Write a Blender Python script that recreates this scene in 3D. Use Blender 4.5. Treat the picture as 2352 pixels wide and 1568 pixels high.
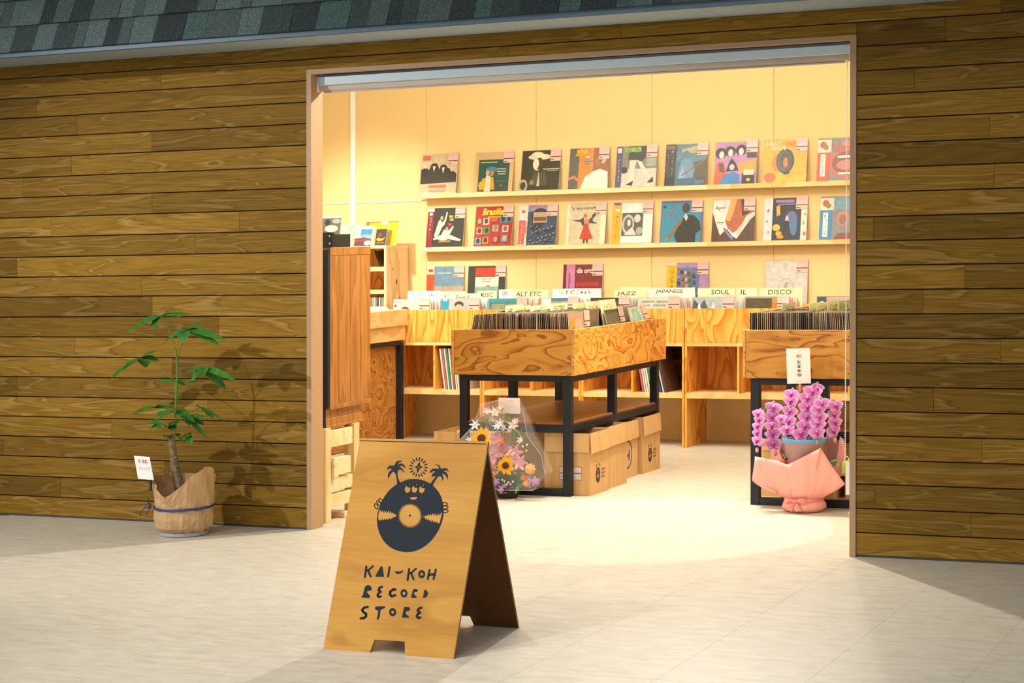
# Record shop front in an indoor mall, seen from the concourse.
import bpy, math, random
from math import sin, cos, pi, radians, atan2, hypot
from mathutils import Vector, Matrix
from mathutils.geometry import tessellate_polygon

for o in list(bpy.data.objects): bpy.data.objects.remove(o)
S = bpy.context.scene
COL = S.collection
random.seed(7)
# World axes: X runs along the shop front (right), Y goes into the shop, Z up; z=0 is the floor.
# The uprights of the shop lean 1.3 degrees along the front, as they do in the photograph.
LEAN = 0.02309

# ---------------------------------------------------------------- camera
cam = bpy.data.cameras.new('camera'); camo = bpy.data.objects.new('camera', cam); COL.objects.link(camo)
TH = radians(24.4662); RHO = radians(1.2040)
Rt = Vector((cos(TH), sin(TH), 0)); Fw = Vector((-sin(TH), cos(TH), 0)); Up = Vector((0, 0, 1))
ax = Rt*cos(RHO) - Up*sin(RHO); ay = Rt*sin(RHO) + Up*cos(RHO); az = -Fw
mw = Matrix((ax, ay, az)).transposed().to_4x4(); mw.translation = Vector((5.24086, -8.83625, 1.5))
camo.matrix_world = mw
cam.sensor_width = 36; cam.lens = 4449.198/2352*36
cam.shift_y = -(784-552.54)/2352; cam.clip_end = 100
S.camera = camo

# ---------------------------------------------------------------- light
def sr(h):
    if isinstance(h, str):
        h = h.lstrip('#'); c = [int(h[i:i+2], 16)/255 for i in (0, 2, 4)]
    else: c = h
    return tuple((x/12.92 if x <= .04045 else ((x+.055)/1.055)**2.4) for x in c)
S.view_settings.view_transform = 'Standard'; S.view_settings.look = 'None'
S.view_settings.exposure = 0.17; S.view_settings.gamma = 1.0
S.view_settings.use_curve_mapping = False
wd = bpy.data.worlds.new('mall'); S.world = wd; wd.use_nodes = True
wd.node_tree.nodes['Background'].inputs[0].default_value = (0.84, 0.94, 1.0, 1)
wd.node_tree.nodes['Background'].inputs[1].default_value = 0.30
def spot(name, loc, target, watts, col, deg, blend=.3, r=.03):
    l = bpy.data.lights.new(name, 'SPOT'); l.energy = watts; l.color = col; l.spot_size = radians(deg); l.spot_blend = blend; l.shadow_soft_size = r
    o = bpy.data.objects.new(name, l); COL.objects.link(o); o.location = loc
    o.rotation_euler = (Vector(target)-Vector(loc)).to_track_quat('-Z', 'Y').to_euler(); return o
def area(name, loc, target, watts, col, sx, sy):
    l = bpy.data.lights.new(name, 'AREA'); l.energy = watts; l.color = col; l.shape = 'RECTANGLE'; l.size = sx; l.size_y = sy
    o = bpy.data.objects.new(name, l); COL.objects.link(o); o.location = loc
    o.rotation_euler = (Vector(target)-Vector(loc)).to_track_quat('-Z', 'Y').to_euler(); return o
WARM = (1.0, .90, .74); WHITE = (1.0, .95, .84); COOL = (1.0, .98, .98)
# shop ceiling spots, with added fill lights among them
spot('shop_spot_or_fill', (1.56, 1.73, 3.2), (.6, -1.6, 0), 400, WHITE, 138, .5, .03)
spot('shop_spot_or_fill', (1.6, 1.9, 3.2), (1.55, .70, 0), 210, WHITE, 36, .10, .02)
spot('shop_spot_or_fill', (2.24, 2.4, 3.2), (2.4, .4, 0), 70, WHITE, 120, .5, .03)
spot('shop_spot_or_fill', (-1.9, 2.2, 3.3), (-2.1, 4.7, .9), 390, WHITE, 50, .8, .03)
spot('shop_spot_or_fill', (-.6, 2.0, 3.3), (-.7, 4.7, .7), 130, WHITE, 50, .8, .03)
spot('shop_spot_or_fill', (.9, 2.0, 3.3), (.7, 4.7, .7), 75, WHITE, 50, .8, .03)
spot('shop_spot_or_fill', (2.3, 2.2, 3.3), (2.0, 4.7, .8), 40, WHITE, 50, .8, .03)
spot('shop_spot_or_fill', (1.5, 3.0, 3.3), (1.3, 3.75, 0), 170, WHITE, 62, .7, .04)  # unseen spot added to brighten the floor and lower cubbies
spot('shop_spot_or_fill', (-.9, 2.9, 3.3), (-.9, 3.7, 0), 170, WHITE, 66, .7, .04)  # same added fill over the left aisle, no lamp known there
area('shop_fill_light', (.8, 2.4, 3.4), (.8, 2.4, 0), 70, WHITE, 4.0, 2.5)  # broad fill added to lift the whole room, not a fitting
area('shop_fill_light', (.7, 1.75, 3.3), (.7, 4.6, .3), 22, WHITE, 4.5, .5)  # soft fill added to brighten the fronts of the bin units
# concourse lights, again with some added fill
spot('concourse_spot_or_fill', (-3.1, -4.2, 3.35), (-.1, 0, .45), 620, COOL, 58, .9, .04)
spot('concourse_spot_or_fill', (1.26, -2.5, 4.6), (1.0, -3.4, 0), 190, COOL, 84, .9, .04)
spot('concourse_spot_or_fill', (.2, -6.6, 4.2), (1.8, -2.4, .3), 420, COOL, 36, .9, .06)  # frontal fill added to brighten the face of the A-frame board
area('concourse_panel_or_fill', (1.4, -4.6, 5.0), (1.2, -1.8, 0), 85, COOL, 5.0, 1.2)
area('concourse_panel_or_fill', (-1.2, -9.4, 3.0), (.3, 0, .9), 80, COOL, 4.0, 1.4)  # low front fill added to carry light into the shop

# ---------------------------------------------------------------- mesh helpers
def lean(p): return Vector((p[0]+LEAN*p[2], p[1], p[2]))
WORLD = {}
class Mesh:
    def __init__(s): s.v = []; s.f = []; s.mi = []; s.m = []
    def mat(s, m):
        if m not in s.m: s.m.append(m)
        return s.m.index(m)
    def add(s, vs, fs, m):
        b = len(s.v); s.v += [tuple(v) for v in vs]; k = s.mat(m)
        for f in fs: s.f.append(tuple(i+b for i in f)); s.mi.append(k)
        return s
    def box(s, x0, x1, y0, y1, z0, z1, m, top=None, side=None):
        v = [(x0, y0, z0), (x1, y0, z0), (x1, y1, z0), (x0, y1, z0), (x0, y0, z1), (x1, y0, z1), (x1, y1, z1), (x0, y1, z1)]
        b = len(s.v); s.v += v
        for i, f in enumerate([(0, 3, 2, 1), (4, 5, 6, 7), (0, 1, 5, 4), (1, 2, 6, 5), (2, 3, 7, 6), (3, 0, 4, 7)]):
            mm = m
            if i < 2 and top: mm = top
            if i in (3, 5) and side: mm = side
            s.f.append(tuple(j+b for j in f)); s.mi.append(s.mat(mm))
        return s
    def bev(s, x0, x1, y0, y1, z0, z1, m, r=.003):
        # box with chamfered edges
        b = len(s.v); V = []
        for x, dx in ((x0, r), (x1, -r)):
            for y, dy in ((y0, r), (y1, -r)):
                for z, dz in ((z0, r), (z1, -r)):
                    V += [(x, y+dy, z+dz), (x+dx, y, z+dz), (x+dx, y+dy, z)]
        c = lambda i, j, k, a: b+((i*2+j)*2+k)*3+a
        F = []
        F.append([c(0, 0, 0, 0), c(0, 0, 1, 0), c(0, 1, 1, 0), c(0, 1, 0, 0)]); F.append([c(1, 0, 0, 0), c(1, 1, 0, 0), c(1, 1, 1, 0), c(1, 0, 1, 0)])
        F.append([c(0, 0, 0, 1), c(1, 0, 0, 1), c(1, 0, 1, 1), c(0, 0, 1, 1)]); F.append([c(0, 1, 0, 1), c(0, 1, 1, 1), c(1, 1, 1, 1), c(1, 1, 0, 1)])
        F.append([c(0, 0, 0, 2), c(0, 1, 0, 2), c(1, 1, 0, 2), c(1, 0, 0, 2)]); F.append([c(0, 0, 1, 2), c(1, 0, 1, 2), c(1, 1, 1, 2), c(0, 1, 1, 2)])
        for i in (0, 1):
            for j in (0, 1):
                F.append([c(i, j, 0, 0), c(i, j, 1, 0), c(i, j, 1, 1), c(i, j, 0, 1)])
                F.append([c(i, 0, j, 0), c(i, 1, j, 0), c(i, 1, j, 2), c(i, 0, j, 2)])
                F.append([c(0, i, j, 1), c(1, i, j, 1), c(1, i, j, 2), c(0, i, j, 2)])
        for i in (0, 1):
            for j in (0, 1):
                for k in (0, 1): F.append([c(i, j, k, 0), c(i, j, k, 1), c(i, j, k, 2)])
        s.v += V; k = s.mat(m); cx = Vector(((x0+x1)/2, (y0+y1)/2, (z0+z1)/2))
        for f in F:
            P = [Vector(s.v[i]) for i in f]; n = (P[1]-P[0]).cross(P[2]-P[0])
            if n.dot(sum(P, Vector())/len(P)-cx) < 0: f = f[::-1]
            s.f.append(tuple(f)); s.mi.append(k)
        return s
    def ring(s, c, a, b, r, n): return [Vector(c)+Vector(a)*(r*cos(2*pi*i/n))+Vector(b)*(r*sin(2*pi*i/n)) for i in range(n)]
    def tube(s, pts, rad, m, n=8, cap=True):
        pts = [Vector(p) for p in pts]; N = len(pts); R = rad if isinstance(rad, (list, tuple)) else [rad]*N
        vs = []; up = Vector((.13, .21, .97))
        for i, p in enumerate(pts):
            d = (pts[min(i+1, N-1)]-pts[max(i-1, 0)]).normalized()
            u = up if abs(d.dot(up)) < .95 else Vector((1, 0, 0))
            a = d.cross(u).normalized(); b2 = d.cross(a)
            vs += s.ring(p, a, b2, R[i], n)
        fs = [(i*n+j, i*n+(j+1) % n, (i+1)*n+(j+1) % n, (i+1)*n+j) for i in range(N-1) for j in range(n)]
        if cap: fs += [tuple(range(n))[::-1], tuple((N-1)*n+j for j in range(n))]
        return s.add(vs, fs, m)
    def lathe(s, c, prof, m, n=24, closed=True):
        c = Vector(c); vs = []
        for r, z in prof: vs += [c+Vector((r*cos(2*pi*j/n), r*sin(2*pi*j/n), z)) for j in range(n)]
        N = len(prof)
        fs = [(i*n+j, i*n+(j+1) % n, (i+1)*n+(j+1) % n, (i+1)*n+j) for i in range(N-1) for j in range(n)]
        if closed: fs += [tuple(range(n))[::-1], tuple((N-1)*n+j for j in range(n))]
        return s.add(vs, fs, m)
    def ball(s, c, r, m, n=8, k=6, sx=1, sy=1, sz=1):
        c = Vector(c); vs = [c+Vector((0, 0, -r*sz))]
        for i in range(1, k):
            t = -pi/2+pi*i/k
            vs += [c+Vector((r*sx*cos(t)*cos(2*pi*j/n), r*sy*cos(t)*sin(2*pi*j/n), r*sz*sin(t))) for j in range(n)]
        vs.append(c+Vector((0, 0, r*sz))); L = len(vs)-1
        fs = [(0, 1+(j+1) % n, 1+j) for j in range(n)]
        fs += [(1+i*n+j, 1+i*n+(j+1) % n, 1+(i+1)*n+(j+1) % n, 1+(i+1)*n+j) for i in range(k-2) for j in range(n)]
        fs += [(L-n+j, L-n+(j+1) % n, L) for j in range(n)]
        return s.add(vs, fs, m)
    def flat(s, fr, loops, m, k=0):
        # flat polygon (outer loop, then holes) on a frame (O, ux, uy), k printing layers above it
        O, ux, uy = fr; n = ux.cross(uy).normalized()
        loops = [[Vector((a, b, 0)) for a, b in l] for l in loops]
        if len(loops) == 1 and len(loops[0]) <= 4: tris = [tuple(range(len(loops[0])))]
        else: tris = tessellate_polygon(loops)
        P = [q for l in loops for q in l]
        vs = [O+ux*q.x+uy*q.y+n*(.0004*k+.0002) for q in P]; fs = []
        for t in tris:
            a, b, c = [P[i] for i in t[:3]]
            fs.append(t if (b-a).cross(c-a).z > 0 else tuple(t)[::-1])
        return s.add(vs, fs, m)
    def prism(s, fr, loop, th, m, edge=None):
        O, ux, uy = fr; n = ux.cross(uy).normalized(); L = [Vector((a, b, 0)) for a, b in loop]
        tris = tessellate_polygon([L]); N = len(L)
        vs = [O+ux*q.x+uy*q.y for q in L]+[O+ux*q.x+uy*q.y-n*th for q in L]
        fs = []
        for t in tris:
            a, b, c = [L[i] for i in t]; t = t if (b-a).cross(c-a).z > 0 else tuple(t)[::-1]
            fs += [tuple(t), tuple(i+N for i in t)[::-1]]
        ccw = sum(L[i].x*L[(i+1) % N].y-L[(i+1) % N].x*L[i].y for i in range(N)) > 0
        sd = [((i, i+N, (i+1) % N+N, (i+1) % N) if ccw else (i, (i+1) % N, (i+1) % N+N, i+N)) for i in range(N)]
        b = len(s.v); s.add(vs, fs, m); k = s.mat(edge or m)
        for f in sd: s.f.append(tuple(i+b for i in f)); s.mi.append(k)
        return s
    def data(s, name, org=(0, 0, 0), smooth=False, islean=True):
        me = bpy.data.meshes.new(name); L = lean if islean else Vector; o = L(org)
        me.from_pydata([L(v)-o for v in s.v], [], s.f)
        for m in s.m: me.materials.append(m)
        me.polygons.foreach_set('material_index', s.mi)
        if smooth: me.polygons.foreach_set('use_smooth', [True]*len(s.f))
        me.update(); return me
def link(o, parent, w):
    COL.objects.link(o); base = Vector((0, 0, 0))
    if parent: o.parent = parent; base = WORLD[parent.name]
    o.location = w-base; WORLD[o.name] = w; return o
def put(name, m, parent=None, smooth=False, org=None, label=None):
    if org is None:
        if parent: org = None
        else:
            xs = [v[0] for v in m.v]; ys = [v[1] for v in m.v]; org = ((min(xs)+max(xs))/2, (min(ys)+max(ys))/2, min(v[2] for v in m.v))
    w = WORLD[parent.name] if org is None else lean(org)
    me = bpy.data.meshes.new(name)
    me.from_pydata([lean(v)-w for v in m.v], [], m.f)
    for x in m.m: me.materials.append(x)
    me.polygons.foreach_set('material_index', m.mi)
    if smooth: me.polygons.foreach_set('use_smooth', [True]*len(m.f))
    me.update(); o = bpy.data.objects.new(name, me); link(o, parent, w)
    if label: o['label'] = label
    return o
def inst(name, me, parent, loc, rot=None, scale=None):
    o = bpy.data.objects.new(name, me); link(o, parent, lean(loc))
    if rot: o.rotation_euler = rot
    if scale: o.scale = scale
    return o
def tag(o, label, cat, group=None):
    o['label'] = label; o['category'] = cat
    if group: o['group'] = group
    return o
def thing(name, label, cat, loc=(0, 0, 0), group=None):
    o = bpy.data.objects.new(name, None); o.empty_display_size = .05; link(o, None, lean(loc)); return tag(o, label, cat, group)
def struct(o): o['kind'] = 'structure'; return o

# ---------------------------------------------------------------- materials
MATS = {}
def base_mat(name, rough=.5, metal=0, spec=.5, coat=0):
    m = bpy.data.materials.new(name); m.use_nodes = True; nt = m.node_tree; b = nt.nodes['Principled BSDF']
    b.inputs['Roughness'].default_value = rough; b.inputs['Metallic'].default_value = metal
    b.inputs['Specular IOR Level'].default_value = spec; b.inputs['Coat Weight'].default_value = coat
    return m, nt, b
def N(nt, t, **k):
    n = nt.nodes.new('ShaderNode'+t)
    for a, v in k.items(): setattr(n, a, v)
    return n
def ramp(nt, stops, interp='LINEAR'):
    r = N(nt, 'ValToRGB'); e = r.color_ramp; e.interpolation = interp
    while len(e.elements) < len(stops): e.elements.new(.5)
    for i, (p, c) in enumerate(stops): e.elements[i].position = p; e.elements[i].color = (*sr(c), 1)
    return r
def plain(col, rough=.5, metal=0, coat=0, var=.06, scale=9, name=None):
    key = ('plain', str(col), rough, metal, coat, var, scale)
    if key in MATS: return MATS[key]
    m, nt, b = base_mat(name or 'paint', rough, metal, .4, coat)
    c = sr(col)
    tc = N(nt, 'TexCoord'); no = N(nt, 'TexNoise'); no.inputs['Scale'].default_value = scale; no.inputs['Detail'].default_value = 3
    nt.links.new(tc.outputs['Object'], no.inputs['Vector'])
    mx = N(nt, 'Mix', data_type='RGBA'); mx.inputs[6].default_value = (*[x*(1-var) for x in c], 1); mx.inputs[7].default_value = (*[min(1, x*(1+var)) for x in c], 1)
    nt.links.new(no.outputs['Fac'], mx.inputs[0]); nt.links.new(mx.outputs[2], b.inputs['Base Color'])
    MATS[key] = m; return m
INKS = {}
def ink(col, rough=.45, coat=.25):
    k = (str(col), rough, coat)
    if k not in INKS:
        m, nt, b = base_mat('ink', rough, 0, .4, coat); b.inputs['Base Color'].default_value = (*[x*.8 for x in sr(col)], 1); INKS[k] = m
    return INKS[k]
def wood(name, stops, grain=(1, 8, 8), scale=2, bands=7, rough=.55, dist=.4, rnd=True, fine=.25, coat=0, bump=.15, tone=.0, spec=.35):
    # growth rings as contour bands of a stretched noise, plus fine fibre streaks
    m, nt, b = base_mat(name, rough, 0, spec, coat); L = nt.links
    tc = N(nt, 'TexCoord'); mp = N(nt, 'Mapping'); mp.inputs['Scale'].default_value = grain
    add = N(nt, 'VectorMath', operation='ADD'); oi = N(nt, 'ObjectInfo'); sc = N(nt, 'VectorMath', operation='SCALE')
    cx = N(nt, 'CombineXYZ'); L.new(oi.outputs['Random'], cx.inputs[0]); L.new(oi.outputs['Random'], cx.inputs[1]); L.new(oi.outputs['Random'], cx.inputs[2])
    L.new(cx.outputs[0], sc.inputs[0]); sc.inputs['Scale'].default_value = 37. if rnd else 0.
    L.new(tc.outputs['Object'], mp.inputs[0]); L.new(mp.outputs[0], add.inputs[0]); L.new(sc.outputs[0], add.inputs[1])
    n1 = N(nt, 'TexNoise'); n1.inputs['Scale'].default_value = scale; n1.inputs['Detail'].default_value = 2; n1.inputs['Roughness'].default_value = .4; n1.inputs['Distortion'].default_value = dist
    L.new(add.outputs[0], n1.inputs['Vector'])
    mu = N(nt, 'Math', operation='MULTIPLY'); mu.inputs[1].default_value = bands; L.new(n1.outputs['Fac'], mu.inputs[0])
    fr = N(nt, 'Math', operation='FRACT'); L.new(mu.outputs[0], fr.inputs[0])
    r = ramp(nt, stops); L.new(fr.outputs[0], r.inputs[0])
    mp2 = N(nt, 'Mapping'); mp2.inputs['Scale'].default_value = [g*(4 if g < 2 else 14) for g in grain]
    L.new(tc.outputs['Object'], mp2.inputs[0]); a2 = N(nt, 'VectorMath', operation='ADD'); L.new(mp2.outputs[0], a2.inputs[0]); L.new(sc.outputs[0], a2.inputs[1])
    n2 = N(nt, 'TexNoise'); n2.inputs['Scale'].default_value = 1.6; n2.inputs['Detail'].default_value = 4; L.new(a2.outputs[0], n2.inputs['Vector'])
    mr = N(nt, 'MapRange'); mr.inputs[1].default_value = .25; mr.inputs[2].default_value = .75; mr.inputs[3].default_value = 1-fine; mr.inputs[4].default_value = 1+fine; L.new(n2.outputs['Fac'], mr.inputs[0])
    ml = N(nt, 'VectorMath', operation='SCALE'); L.new(r.outputs[0], ml.inputs[0]); L.new(mr.outputs[0], ml.inputs['Scale'])
    out = ml.outputs[0]
    if tone:
        t = N(nt, 'MapRange'); t.inputs[3].default_value = 1-tone; t.inputs[4].default_value = 1+tone
        L.new(oi.outputs['Random'], t.inputs[0]); m3 = N(nt, 'VectorMath', operation='SCALE'); L.new(out, m3.inputs[0]); L.new(t.outputs[0], m3.inputs['Scale']); out = m3.outputs[0]
    L.new(out, b.inputs['Base Color'])
    if bump:
        bp = N(nt, 'Bump'); bp.inputs['Strength'].default_value = bump; bp.inputs['Distance'].default_value = .002; L.new(n2.outputs['Fac'], bp.inputs['Height']); L.new(bp.outputs[0], b.inputs['Normal'])
    return m

TEAK = wood('teak', [(0, '#7c5c1d'), (.35, '#866422'), (.7, '#775718'), (.88, '#947336'), (1, '#634611')], (1, 6, 11), 1.2, 4.2, .7, .7, tone=.30, fine=.32, spec=.12)
PLY_X = wood('fir_plywood_lengthwise', [(0, '#c68e38'), (.5, '#c08430'), (.78, '#ae6e22'), (.9, '#844a12'), (1, '#b4762a')], (1.0, 1, 3.4), 2.2, 7, .5, .9, fine=.1, bump=.05)  # darker than the side sheets: shade on the browser fronts put into the colour
PLY_S = wood('fir_plywood_swirled', [(0, '#f0ae50'), (.55, '#e8a040'), (.82, '#d4842a'), (.92, '#a65a18'), (1, '#dc9236')], (1, 1.2, 2.0), 2.6, 8, .5, 1.3, fine=.08, bump=.05)
PLY_Z = wood('fir_plywood_upright', [(0, '#f2b055'), (.5, '#eca446'), (.8, '#dc8c30'), (.92, '#c07022'), (1, '#e09a40')], (3.6, 3, .9), 1.7, 8, .5, .6, fine=.1, bump=.05)
PLY_PALE = wood('pale_plywood', [(0, '#f0c888'), (.5, '#eabf7c'), (.9, '#e0b06a'), (1, '#e8ba76')], (2, 2, 2), 1.2, 4, .5, .5, fine=.06, bump=.03)
PLY_EDGE = wood('plywood_edge', [(0, '#f4c478'), (.4, '#e8b060'), (.6, '#c88a3c'), (1, '#f0bc6c')], (1, 1, 1), 60, 2, .6, .2, fine=.1, bump=0)
PINE = wood('pine_lath', [(0, '#f4d8a4'), (.6, '#f1d29c'), (.92, '#e6c084'), (1, '#efcd94')], (.9, 5, 5), 1.8, 3, .5, .2, fine=.05, bump=.03)
PINE_Z = wood('pine_board_upright', [(0, '#f4d4a0'), (.6, '#f0ce98'), (.92, '#e2b87a'), (1, '#eec88e')], (5, 5, .8), 1.5, 4, .5, .2, fine=.06, bump=.03)
LARCH = wood('larch_plywood_knotty', [(0, '#c88a40'), (.5, '#be7e34'), (.85, '#a86a26'), (.94, '#7c4a18'), (1, '#b87830')], (1, 1.6, 2.6), 1.8, 8, .6, 1.2, fine=.12, bump=.05)
WALNUT = wood('brown_veneer', [(0, '#b87a3c'), (.5, '#aa6e32'), (.9, '#96602a'), (1, '#b07434')], (7, 7, .8), 1.6, 4, .4, .3, fine=.14, coat=.2, bump=.05)
SHELFW = wood('brown_laminate', [(0, '#9a6432'), (.6, '#8c5a2c'), (1, '#7a4c24')], (1, 5, 5), 1.6, 4, .35, .3, fine=.1, bump=.03)
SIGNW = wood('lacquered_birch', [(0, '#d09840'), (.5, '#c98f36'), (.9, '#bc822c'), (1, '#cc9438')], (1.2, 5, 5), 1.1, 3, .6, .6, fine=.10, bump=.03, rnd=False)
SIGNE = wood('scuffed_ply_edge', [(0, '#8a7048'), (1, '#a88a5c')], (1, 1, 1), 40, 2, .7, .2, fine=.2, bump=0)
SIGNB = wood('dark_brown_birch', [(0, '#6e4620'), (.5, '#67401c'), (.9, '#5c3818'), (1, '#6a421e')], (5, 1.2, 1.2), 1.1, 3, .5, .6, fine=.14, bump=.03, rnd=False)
STEEL = plain('#24262a', .45, .3, var=.15, scale=14, name='black_steel')
PAPERW = plain('#f4efe4', .7, name='white_paper')
CREAM = plain('#e9dcc4', .6, name='cream_card')
KRAFT = wood('kraft_board', [(0, '#dcae74'), (.5, '#d6a86e'), (1, '#cea066')], (6, 6, 1), 2, 3, .8, .1, fine=.05, bump=.05)
KPAPER = wood('kraft_paper', [(0, '#cda678'), (.5, '#c69e70'), (1, '#be9668')], (2, 2, 2), 2.4, 3, .6, .4, fine=.05, bump=.1, rnd=False)
def floor_mat():
    m, nt, b = base_mat('vinyl_tile', .42, 0, .35); L = nt.links
    ge = N(nt, 'NewGeometry'); mp = N(nt, 'Mapping'); mp.inputs['Scale'].default_value = (3.2, 9, 1); L.new(ge.outputs['Position'], mp.inputs[0])
    n = N(nt, 'TexNoise'); n.inputs['Scale'].default_value = 2.2; n.inputs['Detail'].default_value = 8; n.inputs['Roughness'].default_value = .62; L.new(mp.outputs[0], n.inputs['Vector'])
    r = ramp(nt, [(.3, '#b9ad98'), (.5, '#c6bba6'), (.7, '#cfc6b3')]); L.new(n.outputs['Fac'], r.inputs[0])
    mp2 = N(nt, 'Mapping'); mp2.inputs['Scale'].default_value = (6, 55, 1); L.new(ge.outputs['Position'], mp2.inputs[0])
    n2 = N(nt, 'TexNoise'); n2.inputs['Scale'].default_value = 2; n2.inputs['Detail'].default_value = 5; L.new(mp2.outputs[0], n2.inputs['Vector'])
    r2 = ramp(nt, [(.28, '#9a8f80'), (.38, '#ffffff')]); L.new(n2.outputs['Fac'], r2.inputs[0])
    mx = N(nt, 'Mix', data_type='RGBA', blend_type='MULTIPLY'); mx.inputs[0].default_value = .5; L.new(r.outputs[0], mx.inputs[6]); L.new(r2.outputs[0], mx.inputs[7])
    L.new(mx.outputs[2], b.inputs['Base Color']); return m
FLOOR = floor_mat()
def speckle(name, stops, scale, rough=.9, tone=.25):
    m, nt, b = base_mat(name, rough, 0, .2); L = nt.links; tc = N(nt, 'TexCoord')
    n = N(nt, 'TexNoise'); n.inputs['Scale'].default_value = scale; n.inputs['Detail'].default_value = 6; n.inputs['Roughness'].default_value = .8; L.new(tc.outputs['Object'], n.inputs['Vector'])
    r = ramp(nt, stops); L.new(n.outputs['Fac'], r.inputs[0]); L.new(r.outputs[0], b.inputs['Base Color'])
    bp = N(nt, 'Bump'); bp.inputs['Strength'].default_value = .5; bp.inputs['Distance'].default_value = .002; L.new(n.outputs['Fac'], bp.inputs['Height']); L.new(bp.outputs[0], b.inputs['Normal']); return m
SHING = [speckle('asphalt_granules', [(.35, a), (.5, b), (.66, c)], 130) for a, b, c in
         [('#1c2422', '#323c39', '#4b5552'), ('#26302d', '#414c49', '#5f6a66'), ('#2e3836', '#4c5a57', '#6a7876'), ('#181e1d', '#2a3230', '#414a48'), ('#24302e', '#3c504b', '#5a716b')]]
WALLP = plain('#eaca8e', .75, var=.03, scale=2.5, name='buff_wallboard')
WALLI = plain('#f4efe0', .75, var=.03, scale=2, name='buff_plaster')
TAN = plain('#b08d68', .5, var=.03, name='tan_painted_trim')
TAN_LIT = plain('#bd946a', .5, var=.02, name='lit_tan_reveal')  # same tan paint as the frame, lamplight on the reveal tinted in
SOFF = plain('#9aaab0', .7, var=.04, name='grey_soffit_board')
FASC = plain('#465e6c', .45, var=.05, name='blue_grey_metal')
BLINDG = plain('#c6d8e0', .4, var=.03, name='blue_grey_aluminium')
FABRIC = plain('#cbbfb2', .8, var=.05, name='blind_fabric')
WHITE_P = plain('#fbf7ee', .35, var=.01, name='white_paint')
DARKGAP = plain('#3c2a10', .9, name='dark_gap')
def random_palette(name, cols, rough=.35, coat=.3, seedmul=1.0):
    m, nt, b = base_mat(name, rough, 0, .4, coat); L = nt.links; oi = N(nt, 'ObjectInfo')
    mu = N(nt, 'Math', operation='MULTIPLY'); mu.inputs[1].default_value = seedmul; fr = N(nt, 'Math', operation='FRACT')
    L.new(oi.outputs['Random'], mu.inputs[0]); L.new(mu.outputs[0], fr.inputs[0])
    r = ramp(nt, [(i/len(cols), c) for i, c in enumerate(cols)], 'CONSTANT'); L.new(fr.outputs[0], r.inputs[0])
    tc = N(nt, 'TexCoord'); n = N(nt, 'TexNoise'); n.inputs['Scale'].default_value = 14; L.new(tc.outputs['Object'], n.inputs['Vector'])
    mr = N(nt, 'MapRange'); mr.inputs[3].default_value = .75; mr.inputs[4].default_value = 1.2; L.new(n.outputs['Fac'], mr.inputs[0])
    sc = N(nt, 'VectorMath', operation='SCALE'); L.new(r.outputs[0], sc.inputs[0]); L.new(mr.outputs[0], sc.inputs['Scale']); L.new(sc.outputs[0], b.inputs['Base Color']); return m
SLEEVE = random_palette('sleeve_board', ['#2c2a26', '#6f6452', '#24343a', '#8e8068', '#4a2a24', '#1c1e22', '#a8987c', '#3c4c40', '#5a4a3a', '#20242e', '#c0ae92', '#333', '#7a3030', '#4a4438', '#8c8478', '#2c3c50'] if False else
                        ['#3c382e', '#8a7c64', '#24343a', '#a89878', '#5a3a30', '#26282c', '#c0ae90', '#4c5c4c', '#7a6a54', '#20242e', '#d0bea0', '#4a463e', '#8a3a34', '#6a6250', '#9c9484', '#2c3c50'])
SLEDGE = random_palette('sleeve_edge', ['#b8a484', '#7c6c56', '#c8b698', '#4a4238', '#a08868', '#d8c8ac', '#84705a', '#5c6258', '#a48c70', '#8a7460', '#c4ac8c', '#6a5a48'], .4, .3, 7.31)
SLPALE = random_palette('pale_sleeve', ['#f0e0d0', '#e8ccb8', '#dcd8d0', '#e8b8b0', '#c8d0d8', '#f0e8dc', '#d8c0a8'], .4, .3, 3.7)
PRINTS = {}
def print_ink(col):
    # printed cover colour with a soft mottled tone, as photographs and paint have
    if col not in PRINTS:
        m, nt, b = base_mat('print', .4, 0, .4, .3); L = nt.links; tc = N(nt, 'TexCoord'); n = N(nt, 'TexNoise'); n.inputs['Scale'].default_value = 34; n.inputs['Detail'].default_value = 3; L.new(tc.outputs['Object'], n.inputs['Vector'])
        mr = N(nt, 'MapRange'); mr.inputs[1].default_value = .3; mr.inputs[2].default_value = .7; mr.inputs[3].default_value = .66; mr.inputs[4].default_value = .86; L.new(n.outputs['Fac'], mr.inputs[0])
        sc = N(nt, 'VectorMath', operation='SCALE'); sc.inputs[0].default_value = sr(col); L.new(mr.outputs[0], sc.inputs['Scale']); L.new(sc.outputs[0], b.inputs['Base Color']); PRINTS[col] = m
    return PRINTS[col]
def clear(name, col, a, rough=.08):
    m, nt, b = base_mat(name, rough, 0, .8); b.inputs['Base Color'].default_value = (*sr(col), 1); b.inputs['Alpha'].default_value = a
    return m
CELLO = clear('cellophane', '#f4f0ec', .13)
PLASTIC = clear('clear_plastic_sleeve', '#f0e6d8', .22, .15)

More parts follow.
